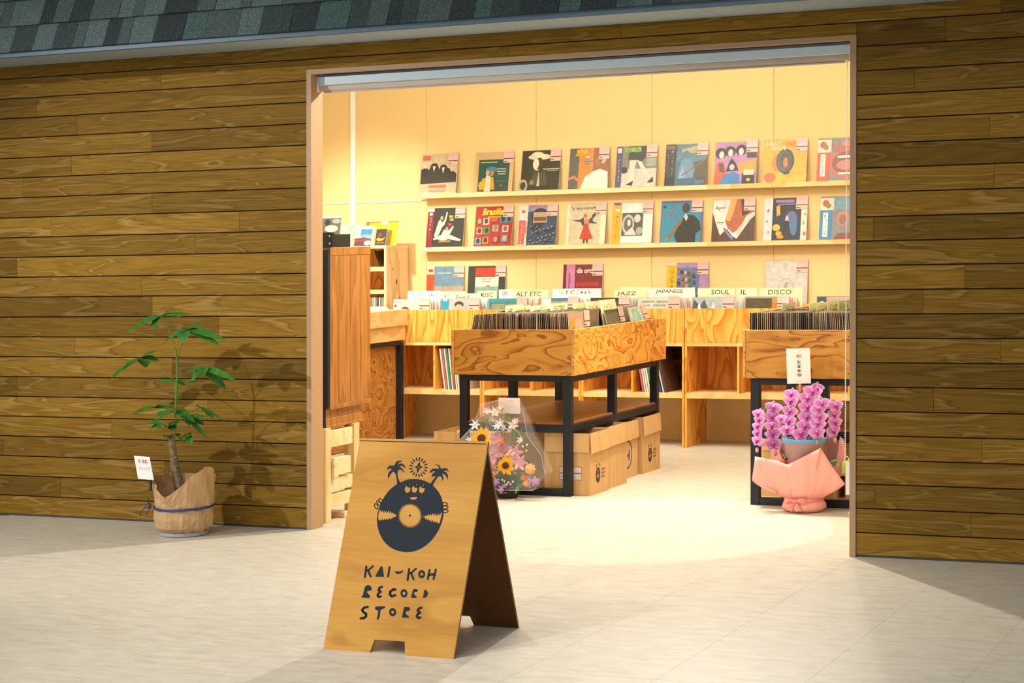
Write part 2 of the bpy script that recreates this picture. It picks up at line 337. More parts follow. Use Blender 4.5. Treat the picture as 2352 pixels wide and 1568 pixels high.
TXT = {}
def text_polys(s, size=1.0, shear=0.0, bold=0.0):
    k = (s, shear, bold)
    if k not in TXT:
        cu = bpy.data.curves.new('t', 'FONT'); cu.body = s; cu.size = 1; cu.resolution_u = 2; cu.shear = shear; cu.offset = bold
        o = bpy.data.objects.new('t', cu); COL.objects.link(o); dg = bpy.context.evaluated_depsgraph_get(); e = o.evaluated_get(dg); me = e.to_mesh()
        v = [(p.co.x, p.co.y) for p in me.vertices]; f = [tuple(p.vertices) for p in me.polygons]; e.to_mesh_clear()
        bpy.data.objects.remove(o); bpy.data.curves.remove(cu)
        TXT[k] = (v, f)
    v, f = TXT[k]
    if not v: return [], [], 0, 0
    x0 = min(a for a, b in v); x1 = max(a for a, b in v); y0 = min(b for a, b in v); y1 = max(b for a, b in v)
    return [((a-x0), (b-y0)) for a, b in v], f, x1-x0, y1-y0
SCR = random.Random(77)
def put_text(m, fr, s, x, y, w, h, mat, k=1, shear=0, bold=0):
    # lettering fitted into the rectangle x, y, w, h of the frame; '~n' is n illegible hand-drawn marks, '|' runs downwards
    if s[0] == '|':
        g = s[1:]; n = int(g[1:]) if g[0] == '~' else len(g)
        for i in range(n): put_text(m, fr, '~1' if g[0] == '~' else g[i], x, y+h-h*(i+1)/n+h/n*.06, w, h/n*.88, mat, k, shear, bold)
        return
    if s[0] == '~':
        n = int(s[1:]); cw = w/n; t = min(cw, h)*.09
        for i in range(n):
            for q in range(SCR.randint(2, 4)):
                ax_, ay_, bx_, by_ = [SCR.random() for _ in range(4)]
                if q % 2: bx_ = min(1, ax_+.15)
                else: by_ = min(1, ay_+.15)
                p = Vector((x+cw*(i+.1+.75*ax_), y+h*ay_, 0)); r = Vector((x+cw*(i+.1+.75*bx_), y+h*by_, 0)); d = (r-p)
                if d.length < t: continue
                s_ = Vector((-d.y, d.x, 0)).normalized()*t; m.flat(fr, [[(v.x, v.y) for v in (p-s_, r-s_, r+s_, p+s_)]], mat, k)
        return
    v, f, tw, th = text_polys(s, 1, shear, bold)
    if not v: return
    O, ux, uy = fr; n = ux.cross(uy).normalized(); a = w/tw; b = h/th
    m.add([O+ux*(x+p*a)+uy*(y+q*b)+n*(.0004*k+.0002) for p, q in v], f, mat)
def ell(cx, cy, rx, ry, n=20, a0=0, a1=360): return [(cx+rx*cos(radians(a0+(a1-a0)*i/(n if a1-a0 >= 360 else n-1))), cy+ry*sin(radians(a0+(a1-a0)*i/(n if a1-a0 >= 360 else n-1)))) for i in range(n)]
def draw(m, fr, w, h, shapes, k0=1):
    for i, s in enumerate(shapes):
        k = k0+i*.6; t = s[0]; c = s[6] if t == 't' else s[-1]; col = (ink(c) if t == 't' else print_ink(c)) if isinstance(c, str) else c
        if t == 'r': x0, y0, x1, y1 = s[1:5]; m.flat(fr, [[(x0*w, y0*h), (x1*w, y0*h), (x1*w, y1*h), (x0*w, y1*h)]], col, k)
        elif t == 'e': m.flat(fr, [[(x*w, y*h) for x, y in ell(*s[1:5])]], col, k)
        elif t == 'p': m.flat(fr, [[(x*w, y*h) for x, y in s[1]]], col, k)
        elif t == 't': put_text(m, fr, s[1], s[2]*w, s[3]*h, s[4]*w, s[5]*h, col, k, *(s[7:]))
"""person-like silhouettes used in the plain stand-in covers"""
def bust(x, y, s, c1, c2): return [('p', [(x-s*.9, y-s*1.6), (x-s*.8, y-s*.4), (x-s*.3, y), (x+s*.3, y), (x+s*.8, y-s*.4), (x+s*.9, y-s*1.6)], c2), ('e', x, y+s*.35, s*.34, s*.45, c1)]

# measured shapes: sign artwork (mm on the board), plant and orchid positions (m)
SIGN_ART=[[[(249.3,655.4),(241.4,654.9),(234.6,654),(227.2,652.1),(218.7,649.1),(209.7,645.1),(201,640.9),(193.1,636.8),(185.5,632.5),(178,627.2),(170.6,621),(163.3,613.8),(156.5,605.8),(150.2,596.7),(144.3,586.8),(139.4,576.9),(135.7,567.3),(132.9,557.7),(130.7,548.2),(128.7,538.6),(127.1,529.1),(126.3,519.8),(126.1,511.2),(126.6,502.8),(127.9,494.3),(130.1,485.2),(133,475.8),(136.7,466.5),(141.1,457.4),(146.1,448.2),(152.1,439.2),(159.2,429.9),(167.2,420.7),(175.7,412.3),(184.5,405.1),(193.8,398.8),(203.4,393.4),(213,388.8),(222.9,385.1),(233.6,382.2),(245.7,379.9),(258.5,378.3),(270.9,377.7),(282.2,378.1),(293,379.4),(303.5,381.8),(314.2,385.1),(324.6,389.3),(334.5,394.5),(343.9,400.8),(352.8,408),(361,415.8),(368.4,423.9),(375.1,432.6),(381.1,441.8),(386.4,451.7),(391,462.1),(394.9,472.5),(397.9,482.8),(400.2,493.1),(401.8,503),(402.6,512),(402.8,520.7),(401.7,530.8),(399,543.8),(395,558.2),(390.8,570.9),(386.9,580.5),(382.7,588.4),(378,595.8),(372.7,602.8),(366.9,609.3),(360.5,615.6),(353.4,622),(345.7,628.3),(337.6,634),(328.8,638.9),(319.5,643.4),(309.9,647.1),(300.3,650.2),(290.5,652.6),(280.5,654.4),(269.9,655.3),(259.1,655.6)],[(134.2,530.4),(136.5,533),(140.7,523.5),(144.2,530.3),(148.9,520.7),(151.7,531.1),(157.4,521.1),(159.9,530.1),(165.8,521.4),(170.3,531.8),(175.9,520.5),(179.2,530.1),(186,519.6),(190.6,525.4),(195.8,517.5),(200.1,520.2),(204.8,514.8),(209.1,512.9),(205.7,510.2),(201.9,506.2),(196.6,508.6),(195.3,500.9),(190.1,505.8),(186.8,496.7),(179.4,502.8),(176.6,495),(167.8,501),(165.6,493.3),(158.7,499.4),(156,491.6),(148.9,499),(147.7,490.5),(141.2,494.8),(139.1,490.9),(133.8,494.5),(129.8,512.3),(131.3,527.7)],[(392.3,535.5),(390.8,525.3),(386.6,530.2),(384.8,520),(377.7,528.6),(374.9,518.3),(366.5,529.4),(364.7,519.2),(356.3,529),(354.5,518.8),(346,527.3),(345.1,517.1),(336.8,524.4),(335.6,516),(329.2,520.3),(326.6,514.6),(320.4,515.4),(321.2,511.1),(327.1,512.1),(331.1,502.6),(334.1,509.1),(339.8,500.5),(343.7,507),(348.8,497.1),(351.8,503.5),(357.8,493.6),(360.3,502.6),(367.6,492.8),(372,499.3),(377.5,491.9),(380.7,497.1),(386.2,489.8),(392.6,492.6),(394.3,515.3),(395.6,529.3)],[(305,516.8),(317.6,514.9),(305.5,513.1),(318,510.1),(305.6,509.4),(317.8,505.4),(305.3,505.8),(317.2,500.7),(304.6,502.3),(316,496.2),(303.5,498.9),(314.4,491.9),(302.1,495.7),(312.3,487.8),(300.3,492.6),(309.7,484),(298.1,489.8),(306.7,480.5),(295.6,487.2),(303.2,477.3),(292.9,484.9),(299.4,474.4),(289.8,482.9),(295.3,472),(286.5,481.1),(290.9,470),(283,479.7),(286.2,468.4),(279.3,478.7),(281.3,467.2),(275.5,478),(276.2,466.5),(271.5,477.6),(271,466.3),(267.5,477.6),(265.8,466.5),(263.5,478),(260.5,467.3),(259.4,478.7),(255.3,468.4),(255.4,479.8),(250.2,470.1),(251.5,481.2),(245.2,472.1),(247.7,483),(240.3,474.6),(244.1,485),(235.7,477.5),(240.7,487.4),(231.4,480.7),(237.5,490),(227.4,484.3),(234.5,492.9),(223.7,488.1),(231.9,496),(220.5,492.3),(229.5,499.2),(217.6,496.6),(227.5,502.6),(215.2,501.1),(225.9,506.2),(213.3,505.8),(224.6,509.8),(211.9,510.6),(223.7,513.5),(210.9,515.4),(223.2,517.2),(210.5,520.2),(223,520.9),(210.6,525),(223.3,524.5),(211.3,529.7),(224,528),(212.4,534.2),(225.1,531.5),(214.1,538.5),(226.6,534.7),(216.2,542.7),(228.4,537.8),(218.8,546.5),(230.5,540.6),(221.9,550.1),(233,543.2),(225.3,553.3),(235.8,545.6),(229.2,556.2),(238.9,547.6),(233.3,558.6),(242.2,549.3),(237.8,560.6),(245.8,550.7),(242.5,562.2),(249.5,551.8),(247.5,563.4),(253.4,552.5),(252.6,564),(257.3,552.8),(257.8,564.2),(261.4,552.8),(263.1,564),(265.4,552.4),(268.3,563.2),(269.5,551.6),(273.6,562),(273.5,550.5),(278.7,560.3),(277.4,549.1),(283.7,558.2),(281.1,547.3),(288.6,555.7),(284.8,545.2),(293.1,552.8),(288.2,542.9),(297.4,549.6),(291.4,540.2),(301.4,546),(294.3,537.4),(305,542.1),(296.9,534.3),(308.3,538),(299.3,531),(311.1,533.6),(301.2,527.6),(313.4,529.1),(302.9,524.1),(315.3,524.4),(304.1,520.5),(316.7,519.7)],[(246.8,614.9),(246.2,610.5),(244.5,606.7),(241.9,603.8),(238.5,602.1),(234.8,601.9),(231.1,603),(227.8,605.5),(225.2,609),(223.5,613.2),(222.9,617.8),(223.5,622.2),(225.2,626),(227.9,628.9),(231.2,630.5),(234.9,630.8),(238.6,629.6),(242,627.1),(244.6,623.6),(246.3,619.4)],[(242.8,634.3),(242.6,632.8),(241.5,631.8),(239.9,631.8),(238.5,632.7),(237.7,634.2),(237.9,635.7),(239,636.7),(240.6,636.7),(242,635.8)],[(276.2,615.9),(275.6,611.5),(273.9,607.7),(271.3,604.8),(267.9,603.2),(264.2,602.9),(260.6,604.1),(257.2,606.5),(254.6,610),(252.9,614.3),(252.4,618.8),(253,623.2),(254.7,627),(257.4,629.9),(260.7,631.5),(264.4,631.8),(268.1,630.6),(271.4,628.1),(274,624.6),(275.7,620.4)],[(271.1,633.7),(270.9,632.2),(269.8,631.3),(268.3,631.2),(266.8,632.1),(266.1,633.6),(266.3,635.1),(267.3,636.1),(268.9,636.1),(270.3,635.2)],[(306.9,615.7),(306.3,611.3),(304.6,607.5),(301.9,604.6),(298.6,603),(294.9,602.7),(291.2,603.9),(287.9,606.3),(285.3,609.8),(283.7,614.1),(283.1,618.6),(283.7,623),(285.4,626.8),(288.1,629.6),(291.4,631.3),(295.1,631.5),(298.8,630.4),(302.1,627.9),(304.7,624.4),(306.3,620.2)],[(300.8,633),(300.6,631.4),(299.5,630.5),(297.9,630.4),(296.5,631.3),(295.7,632.8),(295.9,634.3),(297,635.3),(298.6,635.3),(300,634.4)],[(252.4,583.6),(256.7,585.8),(268,585.7),(276,588.3),(280,587.7),(279.6,580.7),(272.5,576.6),(261.2,576.7),(253.6,578.5)]],
[[(246.6,630.3),(246.6,627.6),(245.6,625.2),(243.6,623.3),(240.9,622.3),(237.9,622.2),(234.9,623),(232.2,624.7),(230.3,627.1),(229.2,629.8),(229.2,632.5),(230.3,634.9),(232.3,636.8),(234.9,637.8),(238,637.9),(241,637.1),(243.6,635.4),(245.6,633)],[(242.8,634.3),(242.6,632.8),(241.5,631.8),(239.9,631.8),(238.5,632.7),(237.7,634.2),(237.9,635.7),(239,636.7),(240.6,636.7),(242,635.8)]],
[[(276.3,630.1),(276.3,627.3),(275.2,624.9),(273.2,623.1),(270.6,622),(267.6,621.9),(264.6,622.8),(261.9,624.5),(260,626.8),(258.9,629.5),(258.9,632.2),(260,634.6),(262,636.5),(264.6,637.5),(267.7,637.6),(270.7,636.8),(273.3,635.1),(275.3,632.8)],[(271.1,633.7),(270.9,632.2),(269.8,631.3),(268.3,631.2),(266.8,632.1),(266.1,633.6),(266.3,635.1),(267.3,636.1),(268.9,636.1),(270.3,635.2)]],
[[(306.7,629.6),(306.7,626.9),(305.6,624.4),(303.7,622.6),(301,621.6),(298,621.4),(295,622.3),(292.4,624),(290.5,626.3),(289.4,629),(289.5,631.7),(290.5,634.1),(292.5,636),(295.1,637),(298.1,637.1),(301.1,636.3),(303.8,634.6),(305.7,632.3)],[(300.8,633),(300.6,631.4),(299.5,630.5),(297.9,630.4),(296.5,631.3),(295.7,632.8),(295.9,634.3),(297,635.3),(298.6,635.3),(300,634.4)]],
[[(267.9,516),(267.9,514.1),(267,512.4),(265.5,511.5),(263.6,511.4),(261.8,512.2),(260.3,513.8),(259.6,515.7),(259.6,517.7),(260.5,519.3),(262,520.3),(263.8,520.3),(265.7,519.5),(267.1,518)]],
[[(188,631.5),(182.1,650.6),(173.9,671.1),(164.1,681.7),(156.8,678.3),(150.3,667.7),(146.1,652.6),(141.6,662.3),(142.6,677.9),(154.2,691.8),(142.5,693),(133.6,687.5),(133.7,697.1),(143.2,704.4),(160.3,704.4),(167.3,720.3),(176.3,725.2),(187.9,724.8),(192,721),(183,720.2),(176.8,715.3),(174.6,707.5),(181.5,713.4),(192.7,714.5),(203.8,708.3),(211.8,696.1),(204.1,699.2),(194.3,706),(183.5,702.5),(194.7,696.4),(203.2,688.8),(207.5,678.6),(198.1,686.1),(188.6,691),(180.4,686.3),(181.5,671.3),(188.7,653.4),(200.1,638.3)]],
[[(325.6,637.9),(336.4,655.7),(343.8,668.8),(336.6,669.8),(329,665.2),(326.1,673.3),(331.5,682.5),(340.7,685.4),(330.3,688.9),(316.5,680),(316.3,688.5),(325.8,697.8),(342.4,699),(352.5,697.3),(347.9,707.4),(341.5,711.9),(333,712.2),(339.4,715.4),(351.4,711.4),(361.7,697.6),(372.7,701.8),(385.4,700.9),(396.1,687.8),(385.5,692.6),(370.5,690.6),(383.8,686.7),(394.1,675.5),(396.1,657.1),(388.1,670.2),(375.2,680),(368.5,678.5),(378,664.7),(374.9,651.3),(371.5,662),(364.6,669.4),(354.9,669.1),(349.3,661.2),(341.5,643),(337.5,631.4)]],
[[(266.2,728.1),(265.8,726.7),(264.5,725.9),(262.8,726),(261.4,727),(260.8,728.5),(260.1,738),(260.6,739.4),(261.9,740.2),(263.5,740.1),(264.9,739.1),(265.6,737.6)]],
[[(276.3,724.6),(275.4,723.4),(273.8,723.1),(272.2,723.7),(271.2,725),(271.1,726.5),(273.9,735.1),(274.8,736.2),(276.4,736.5),(278,735.9),(279.1,734.6),(279.1,733.1)]],
[[(285,717.8),(283.6,717.1),(281.9,717.3),(280.6,718.4),(280.1,719.9),(280.6,721.2),(286.5,727.6),(287.8,728.3),(289.5,728.1),(290.8,727.1),(291.3,725.6),(290.8,724.2)]],
[[(290.9,708.8),(289.3,708.6),(287.7,709.4),(286.8,710.8),(287,712.2),(288.1,713.2),(296.2,716.7),(297.8,716.8),(299.4,716.1),(300.2,714.7),(300.1,713.2),(299,712.2)]],
[[(293.3,698.7),(291.6,699.2),(290.5,700.4),(290.2,701.9),(291,703.1),(292.5,703.6),(301.8,703.6),(303.4,703.2),(304.6,701.9),(304.8,700.4),(304,699.2),(302.5,698.7)]],
[[(291.8,689.1),(290.5,690.1),(289.9,691.6),(290.3,692.9),(291.6,693.7),(293.3,693.6),(302.5,690.2),(303.9,689.2),(304.5,687.7),(304,686.3),(302.7,685.5),(301,685.7)]],
[[(286.9,681.1),(286,682.4),(286,683.9),(287.1,685),(288.7,685.2),(290.2,684.5),(298.1,678.2),(299,676.8),(299,675.3),(298,674.3),(296.4,674),(294.8,674.7)]],
[[(279.2,675.8),(278.8,677.3),(279.4,678.6),(280.8,679.2),(282.4,678.9),(283.7,677.8),(289.2,669.3),(289.6,667.8),(289,666.5),(287.6,665.9),(285.9,666.2),(284.6,667.3)]],
[[(269.5,673.8),(269.6,675.2),(270.7,676.2),(272.4,676.4),(273.9,675.6),(274.8,674.2),(277.1,664.8),(277,663.3),(275.9,662.3),(274.3,662.2),(272.7,662.9),(271.9,664.3)]],
[[(259.2,675.4),(259.9,676.7),(261.3,677.3),(263,676.9),(264.2,675.8),(264.6,674.3),(263.5,665.2),(262.8,663.9),(261.4,663.3),(259.7,663.7),(258.4,664.8),(258.1,666.3)]],
[[(249.6,680.6),(250.8,681.6),(252.4,681.6),(253.9,680.8),(254.7,679.4),(254.5,677.9),(250.1,670.3),(248.9,669.4),(247.3,669.3),(245.8,670.2),(245,671.6),(245.2,673)]],
[[(242.2,688.7),(243.7,689.1),(245.3,688.6),(246.5,687.4),(246.7,685.9),(245.9,684.7),(238.7,679.6),(237.2,679.2),(235.6,679.7),(234.4,680.9),(234.2,682.4),(235,683.6)]],
[[(237.9,698.4),(239.6,698.2),(241,697.2),(241.6,695.7),(241.1,694.4),(239.8,693.6),(230.9,691.8),(229.2,692),(227.8,693),(227.2,694.5),(227.7,695.9),(229,696.6)]],
[[(237.4,708.4),(239,707.7),(239.9,706.3),(239.8,704.8),(238.7,703.8),(237.1,703.6),(227.6,705.4),(226,706.1),(225.1,707.5),(225.2,709),(226.3,710),(227.9,710.2)]],
[[(240.6,717.4),(241.8,716.2),(242.1,714.7),(241.4,713.5),(239.9,713),(238.2,713.4),(229.4,718.4),(228.2,719.6),(228,721.1),(228.7,722.4),(230.2,722.9),(231.9,722.4)]],
[[(247.1,724.2),(247.8,722.8),(247.5,721.3),(246.2,720.5),(244.5,720.5),(243.1,721.5),(236.2,729.1),(235.5,730.5),(235.9,732),(237.1,732.8),(238.8,732.8),(240.3,731.8)]],
[[(256,728),(256.2,726.4),(255.3,725.3),(253.7,724.9),(252.1,725.4),(251,726.7),(247,735.9),(246.8,737.4),(247.7,738.6),(249.3,739),(250.9,738.4),(252,737.1)]],
[[(264.3,723.1),(269.2,718),(271.2,707.2),(284.2,702.4),(271.9,697.4),(266.6,680.2),(263,680.1),(259.1,696.5),(247.7,701.3),(258,706.8)],[(268.1,701.2),(267.8,699.5),(266.4,698.4),(264.5,698.4),(262.8,699.3),(261.9,701),(262.2,702.7),(263.5,703.7),(265.4,703.8),(267.2,702.8)]],
[[(139.9,558.8),(137.9,557.8),(135,557.7),(131.7,558.6),(128.2,560.4),(124.8,562.8),(121.9,565.8),(119.8,568.8),(118.6,571.8),(118.6,574.3),(119.6,576.2),(121.7,577.2),(124.5,577.3),(127.8,576.4),(131.4,574.6),(134.8,572.2),(137.7,569.2),(139.8,566.2),(140.9,563.2),(141,560.7)],[(136.6,561.6),(135.2,561.2),(132.9,561.8),(130.2,563.2),(127.4,565.3),(124.9,567.7),(123.2,570.1),(122.5,572.1),(122.9,573.4),(124.4,573.8),(126.6,573.2),(129.4,571.8),(132.2,569.7),(134.6,567.3),(136.3,564.9),(137,562.9)]],
[[(135.2,547.9),(133,547),(130,547.1),(126.4,548.2),(122.5,550.3),(118.7,553.1),(115.4,556.3),(112.9,559.7),(111.5,563),(111.2,565.7),(112.2,567.6),(114.3,568.5),(117.3,568.4),(121,567.3),(124.9,565.2),(128.7,562.4),(132,559.1),(134.5,555.7),(135.9,552.5),(136.1,549.8)],[(131.8,550.8),(130.3,550.4),(127.8,551.2),(124.6,553),(121.3,555.5),(118.3,558.3),(116.2,561.1),(115.2,563.3),(115.5,564.7),(117.1,565.1),(119.6,564.3),(122.8,562.5),(126.1,560),(129,557.1),(131.2,554.4),(132.1,552.1)]],
[[(123.3,533.7),(120.7,533.2),(117.6,533.8),(114.2,535.5),(110.9,538.2),(108,541.5),(105.7,545.2),(104.4,548.9),(104.2,552.2),(105,554.8),(106.8,556.4),(109.3,556.9),(112.5,556.3),(115.9,554.6),(119.2,551.9),(122.1,548.6),(124.3,544.9),(125.6,541.3),(125.9,538),(125.1,535.4)],[(120.8,537.1),(118.9,537),(116.5,538.1),(113.8,540.3),(111.3,543.2),(109.3,546.4),(108.3,549.3),(108.2,551.7),(109.2,553),(111.1,553.1),(113.6,552),(116.3,549.8),(118.8,546.9),(120.7,543.8),(121.8,540.8),(121.8,538.5)]],
[[(412.6,566.3),(412.8,563.7),(411.7,561.2),(409.5,559),(406.3,557.3),(402.5,556.2),(398.4,555.9),(394.5,556.4),(391.1,557.7),(388.5,559.6),(387,561.9),(386.8,564.5),(387.9,567),(390.1,569.3),(393.3,571),(397.1,572.1),(401.2,572.3),(405.2,571.8),(408.6,570.5),(411.1,568.6)],[(408.6,565.6),(408.5,563.8),(407.1,562),(404.6,560.6),(401.3,559.7),(397.8,559.4),(394.7,559.9),(392.3,561),(391,562.6),(391.1,564.4),(392.5,566.2),(395.1,567.7),(398.3,568.6),(401.8,568.8),(405,568.3),(407.3,567.2)]],
[[(417.7,554.8),(417.7,552.4),(416.3,550),(413.7,547.8),(409.9,546.1),(405.5,544.9),(400.9,544.5),(396.5,544.9),(392.7,546),(389.9,547.7),(388.4,549.8),(388.4,552.3),(389.7,554.7),(392.4,556.9),(396.2,558.6),(400.6,559.8),(405.2,560.2),(409.6,559.8),(413.4,558.7),(416.2,557)],[(413.7,554.2),(413.4,552.5),(411.5,550.8),(408.3,549.4),(404.4,548.4),(400.2,548),(396.5,548.3),(393.7,549.1),(392.4,550.5),(392.7,552.2),(394.6,553.9),(397.8,555.3),(401.7,556.3),(405.9,556.7),(409.6,556.4),(412.4,555.5)]],
[[(421,540.9),(421.1,538.5),(419.9,536.1),(417.6,534),(414.2,532.3),(410.2,531.2),(406,530.9),(402,531.3),(398.5,532.4),(395.9,534.2),(394.5,536.3),(394.3,538.7),(395.5,541.1),(397.9,543.3),(401.3,545),(405.3,546),(409.5,546.4),(413.5,545.9),(417,544.8),(419.6,543.1)],[(417,540.2),(416.8,538.6),(415.3,536.9),(412.5,535.6),(409.1,534.7),(405.4,534.4),(402.1,534.7),(399.7,535.6),(398.4,537),(398.6,538.7),(400.2,540.3),(403,541.7),(406.4,542.6),(410.1,542.9),(413.4,542.5),(415.8,541.6)]],
[[(113.9,315.6),(114.5,317.6),(116.1,319),(118.4,319.4),(120.8,318.6),(122.5,317),(123.2,314.9),(124.7,276.2),(124.1,274.2),(122.5,272.8),(120.2,272.4),(117.9,273.1),(116.1,274.8),(115.4,276.8)]],
[[(142.9,320.8),(144.5,321.7),(146.4,321.7),(148.2,320.8),(149.4,319.3),(149.6,317.6),(148.9,316.1),(129.3,296.5),(127.8,295.6),(125.8,295.6),(124,296.4),(122.8,297.9),(122.6,299.7),(123.3,301.2)]],
[[(124.4,300.1),(123.7,302.1),(124.2,304),(125.8,305.4),(128,305.8),(130.3,305.1),(132,303.6),(147.5,280.9),(148.2,279),(147.7,277),(146.2,275.7),(144,275.3),(141.7,276),(140,277.5)]],
[[(179.1,319.6),(183.9,319.8),(187,316.6),(199.2,282.9),(198.1,280.6),(164.7,279.6),(162.9,282.1)]],
[[(212,318.1),(212.6,319.9),(214.2,321.1),(216.3,321.4),(218.4,320.7),(220,319.2),(220.6,317.2),(220.7,283.1),(220.1,281.3),(218.5,280.1),(216.4,279.8),(214.3,280.5),(212.7,282),(212.1,283.9)]],
[[(247,296.7),(244.8,297.7),(243.3,299.6),(242.9,301.8),(243.9,303.7),(245.8,304.8),(248.3,304.8),(256.4,303.1),(258.7,302),(260.2,300.1),(260.5,298),(259.6,296.1),(257.6,295),(255.2,294.9)]],
[[(256.8,295.7),(254.7,295.9),(252.9,297),(251.8,298.7),(251.8,300.6),(252.8,302.1),(254.7,302.8),(264.2,304.2),(266.3,304),(268.1,302.9),(269.2,301.2),(269.2,299.4),(268.2,297.8),(266.3,297.1)]],
[[(267.3,298.6),(265.8,298.1),(264.1,298.3),(262.7,299.3),(262,300.7),(262.1,302.2),(263,303.3),(270.5,308.4),(272,308.9),(273.7,308.6),(275.1,307.6),(275.9,306.2),(275.8,304.8),(274.8,303.6)]],
[[(294.1,315.8),(294.6,317.7),(296.1,319),(298.3,319.3),(300.5,318.7),(302.2,317.1),(302.8,315.2),(304.3,274.2),(303.8,272.3),(302.2,271),(300,270.6),(297.8,271.3),(296.2,272.8),(295.5,274.8)]],
[[(323.9,320.3),(325.5,321.2),(327.4,321.1),(329.2,320.2),(330.3,318.7),(330.5,317),(329.6,315.5),(310.2,297.1),(308.6,296.3),(306.6,296.3),(304.9,297.2),(303.8,298.7),(303.6,300.4),(304.4,301.9)]],
[[(304.9,300.1),(304.3,302),(304.8,303.8),(306.2,305.1),(308.3,305.5),(310.5,304.9),(312.1,303.4),(327.8,279.9),(328.4,278),(328,276.2),(326.5,274.9),(324.4,274.5),(322.3,275.1),(320.7,276.6)]],
[[(368,299.8),(368.3,296.4),(367.8,293.2),(366.6,290.3),(364.8,287.8),(362.4,285.8),(359.6,284.6),(356.5,284),(353.2,284.2),(350,285.2),(346.9,286.8),(344.2,289.1),(342,291.8),(340.3,295),(339.3,298.3),(339.1,301.7),(339.5,304.9),(340.7,307.9),(342.5,310.4),(344.9,312.3),(347.8,313.6),(350.9,314.1),(354.1,313.9),(357.4,312.9),(360.4,311.3),(363.1,309),(365.4,306.3),(367,303.1)],[(359.7,299.4),(359.8,297.7),(359.2,296.1),(358.1,294.8),(356.5,294),(354.7,293.6),(352.8,293.8),(350.9,294.5),(349.4,295.6),(348.2,297.1),(347.6,298.7),(347.6,300.4),(348.2,302),(349.3,303.3),(350.8,304.1),(352.7,304.5),(354.6,304.3),(356.4,303.6),(358,302.5),(359.1,301)]],
[[(379,316.3),(379.6,318.1),(381.2,319.2),(383.3,319.5),(385.4,318.7),(386.9,317.2),(387.4,315.3),(386.1,282),(385.5,280.2),(383.9,279),(381.8,278.8),(379.8,279.6),(378.3,281.1),(377.8,283)]],
[[(404.1,319.5),(404.8,321.2),(406.4,322.3),(408.5,322.5),(410.6,321.7),(412,320.1),(412.4,318.2),(409.8,283.4),(409.1,281.7),(407.5,280.6),(405.4,280.4),(403.4,281.2),(401.9,282.8),(401.5,284.7)]],
[[(384.6,294.3),(382.2,294.6),(380.1,295.9),(379,297.9),(379,300.1),(380.3,301.8),(382.4,302.6),(406,305.3),(408.4,305),(410.4,303.6),(411.6,301.7),(411.5,299.5),(410.2,297.8),(408.1,297)]],
[[(139.1,246.8),(144.5,246.6),(149.5,244.5),(154.2,240.3),(157.5,235.5),(158.2,231.3),(156.8,228.1),(153.4,226.8),(149,226.2),(144.5,225.9),(141,225.1),(140.2,222.2),(141.5,218.5),(145.4,215.5),(150.2,211.8),(156.5,205.4),(157.2,199.8),(139.1,198.4),(120.6,199.6),(120.1,202.8),(124.5,208.8),(125.7,219.8),(126.7,230.8),(127.2,237),(128.7,241.1),(133.4,244.8)]],
[[(196.2,247.3),(198.6,247.7),(201,247.1),(202.8,245.4),(203.6,243.3),(203.1,241.3),(201.4,239.8),(191.7,235.2),(189.4,234.8),(187,235.5),(185.1,237.1),(184.4,239.2),(184.9,241.2),(186.5,242.7)]],
[[(184.5,240.6),(185.8,242.3),(188,243.1),(190.5,242.8),(192.6,241.5),(193.7,239.5),(193.7,237.3),(190.8,228.9),(189.5,227.2),(187.3,226.4),(184.9,226.6),(182.7,228),(181.6,230),(181.6,232.1)]],
[[(184.2,226.9),(182.3,228.5),(181.4,230.6),(181.9,232.7),(183.4,234.2),(185.8,234.7),(188.2,234.1),(198.7,228.9),(200.6,227.3),(201.4,225.2),(201,223.1),(199.4,221.6),(197.1,221.1),(194.7,221.7)]],
[[(193.5,227.8),(195.6,228.7),(198.1,228.4),(200.2,227.2),(201.4,225.2),(201.4,223),(200.2,221.3),(190.9,214.2),(188.8,213.4),(186.3,213.6),(184.2,214.9),(183,216.9),(183,219.1),(184.3,220.8)]],
[[(182.9,218.6),(183.9,220.5),(185.9,221.5),(188.3,221.5),(190.6,220.5),(192,218.6),(192.3,216.4),(191,209.1),(190,207.2),(188,206.2),(185.5,206.2),(183.3,207.2),(181.8,209.1),(181.6,211.3)]],
[[(183.4,207.2),(181.9,209),(181.5,211.2),(182.5,213.1),(184.4,214.2),(186.9,214.2),(189.1,213.2),(196.2,207.8),(197.7,206),(198.1,203.8),(197.1,201.9),(195.2,200.8),(192.8,200.7),(190.5,201.8)]],
[[(195.9,201.1),(193.6,200.6),(191.2,201.3),(189.4,202.9),(188.6,205),(189.1,207.1),(190.8,208.5),(197.8,211.8),(200.1,212.3),(202.6,211.6),(204.4,210),(205.1,207.9),(204.6,205.8),(203,204.4)]],
[[(255.4,240.7),(258,240.2),(260.1,238.6),(261.1,236.4),(260.8,234.2),(259.2,232.5),(256.8,231.9),(246.7,231.6),(244.1,232.1),(242,233.7),(240.9,235.9),(241.3,238.1),(242.8,239.8),(245.3,240.5)]],
[[(242.1,239.2),(244.2,240.3),(246.8,240.3),(249.2,239.1),(250.7,237.1),(250.9,234.8),(249.8,232.8),(240.3,223.6),(238.1,222.5),(235.5,222.5),(233.1,223.7),(231.6,225.7),(231.4,228),(232.5,230)]],
[[(231.3,227),(231.8,229.2),(233.5,230.7),(236,231.2),(238.6,230.6),(240.5,228.9),(241.4,226.6),(242.2,216.5),(241.7,214.4),(240,212.8),(237.5,212.3),(235,212.9),(233,214.6),(232.1,216.9)]],
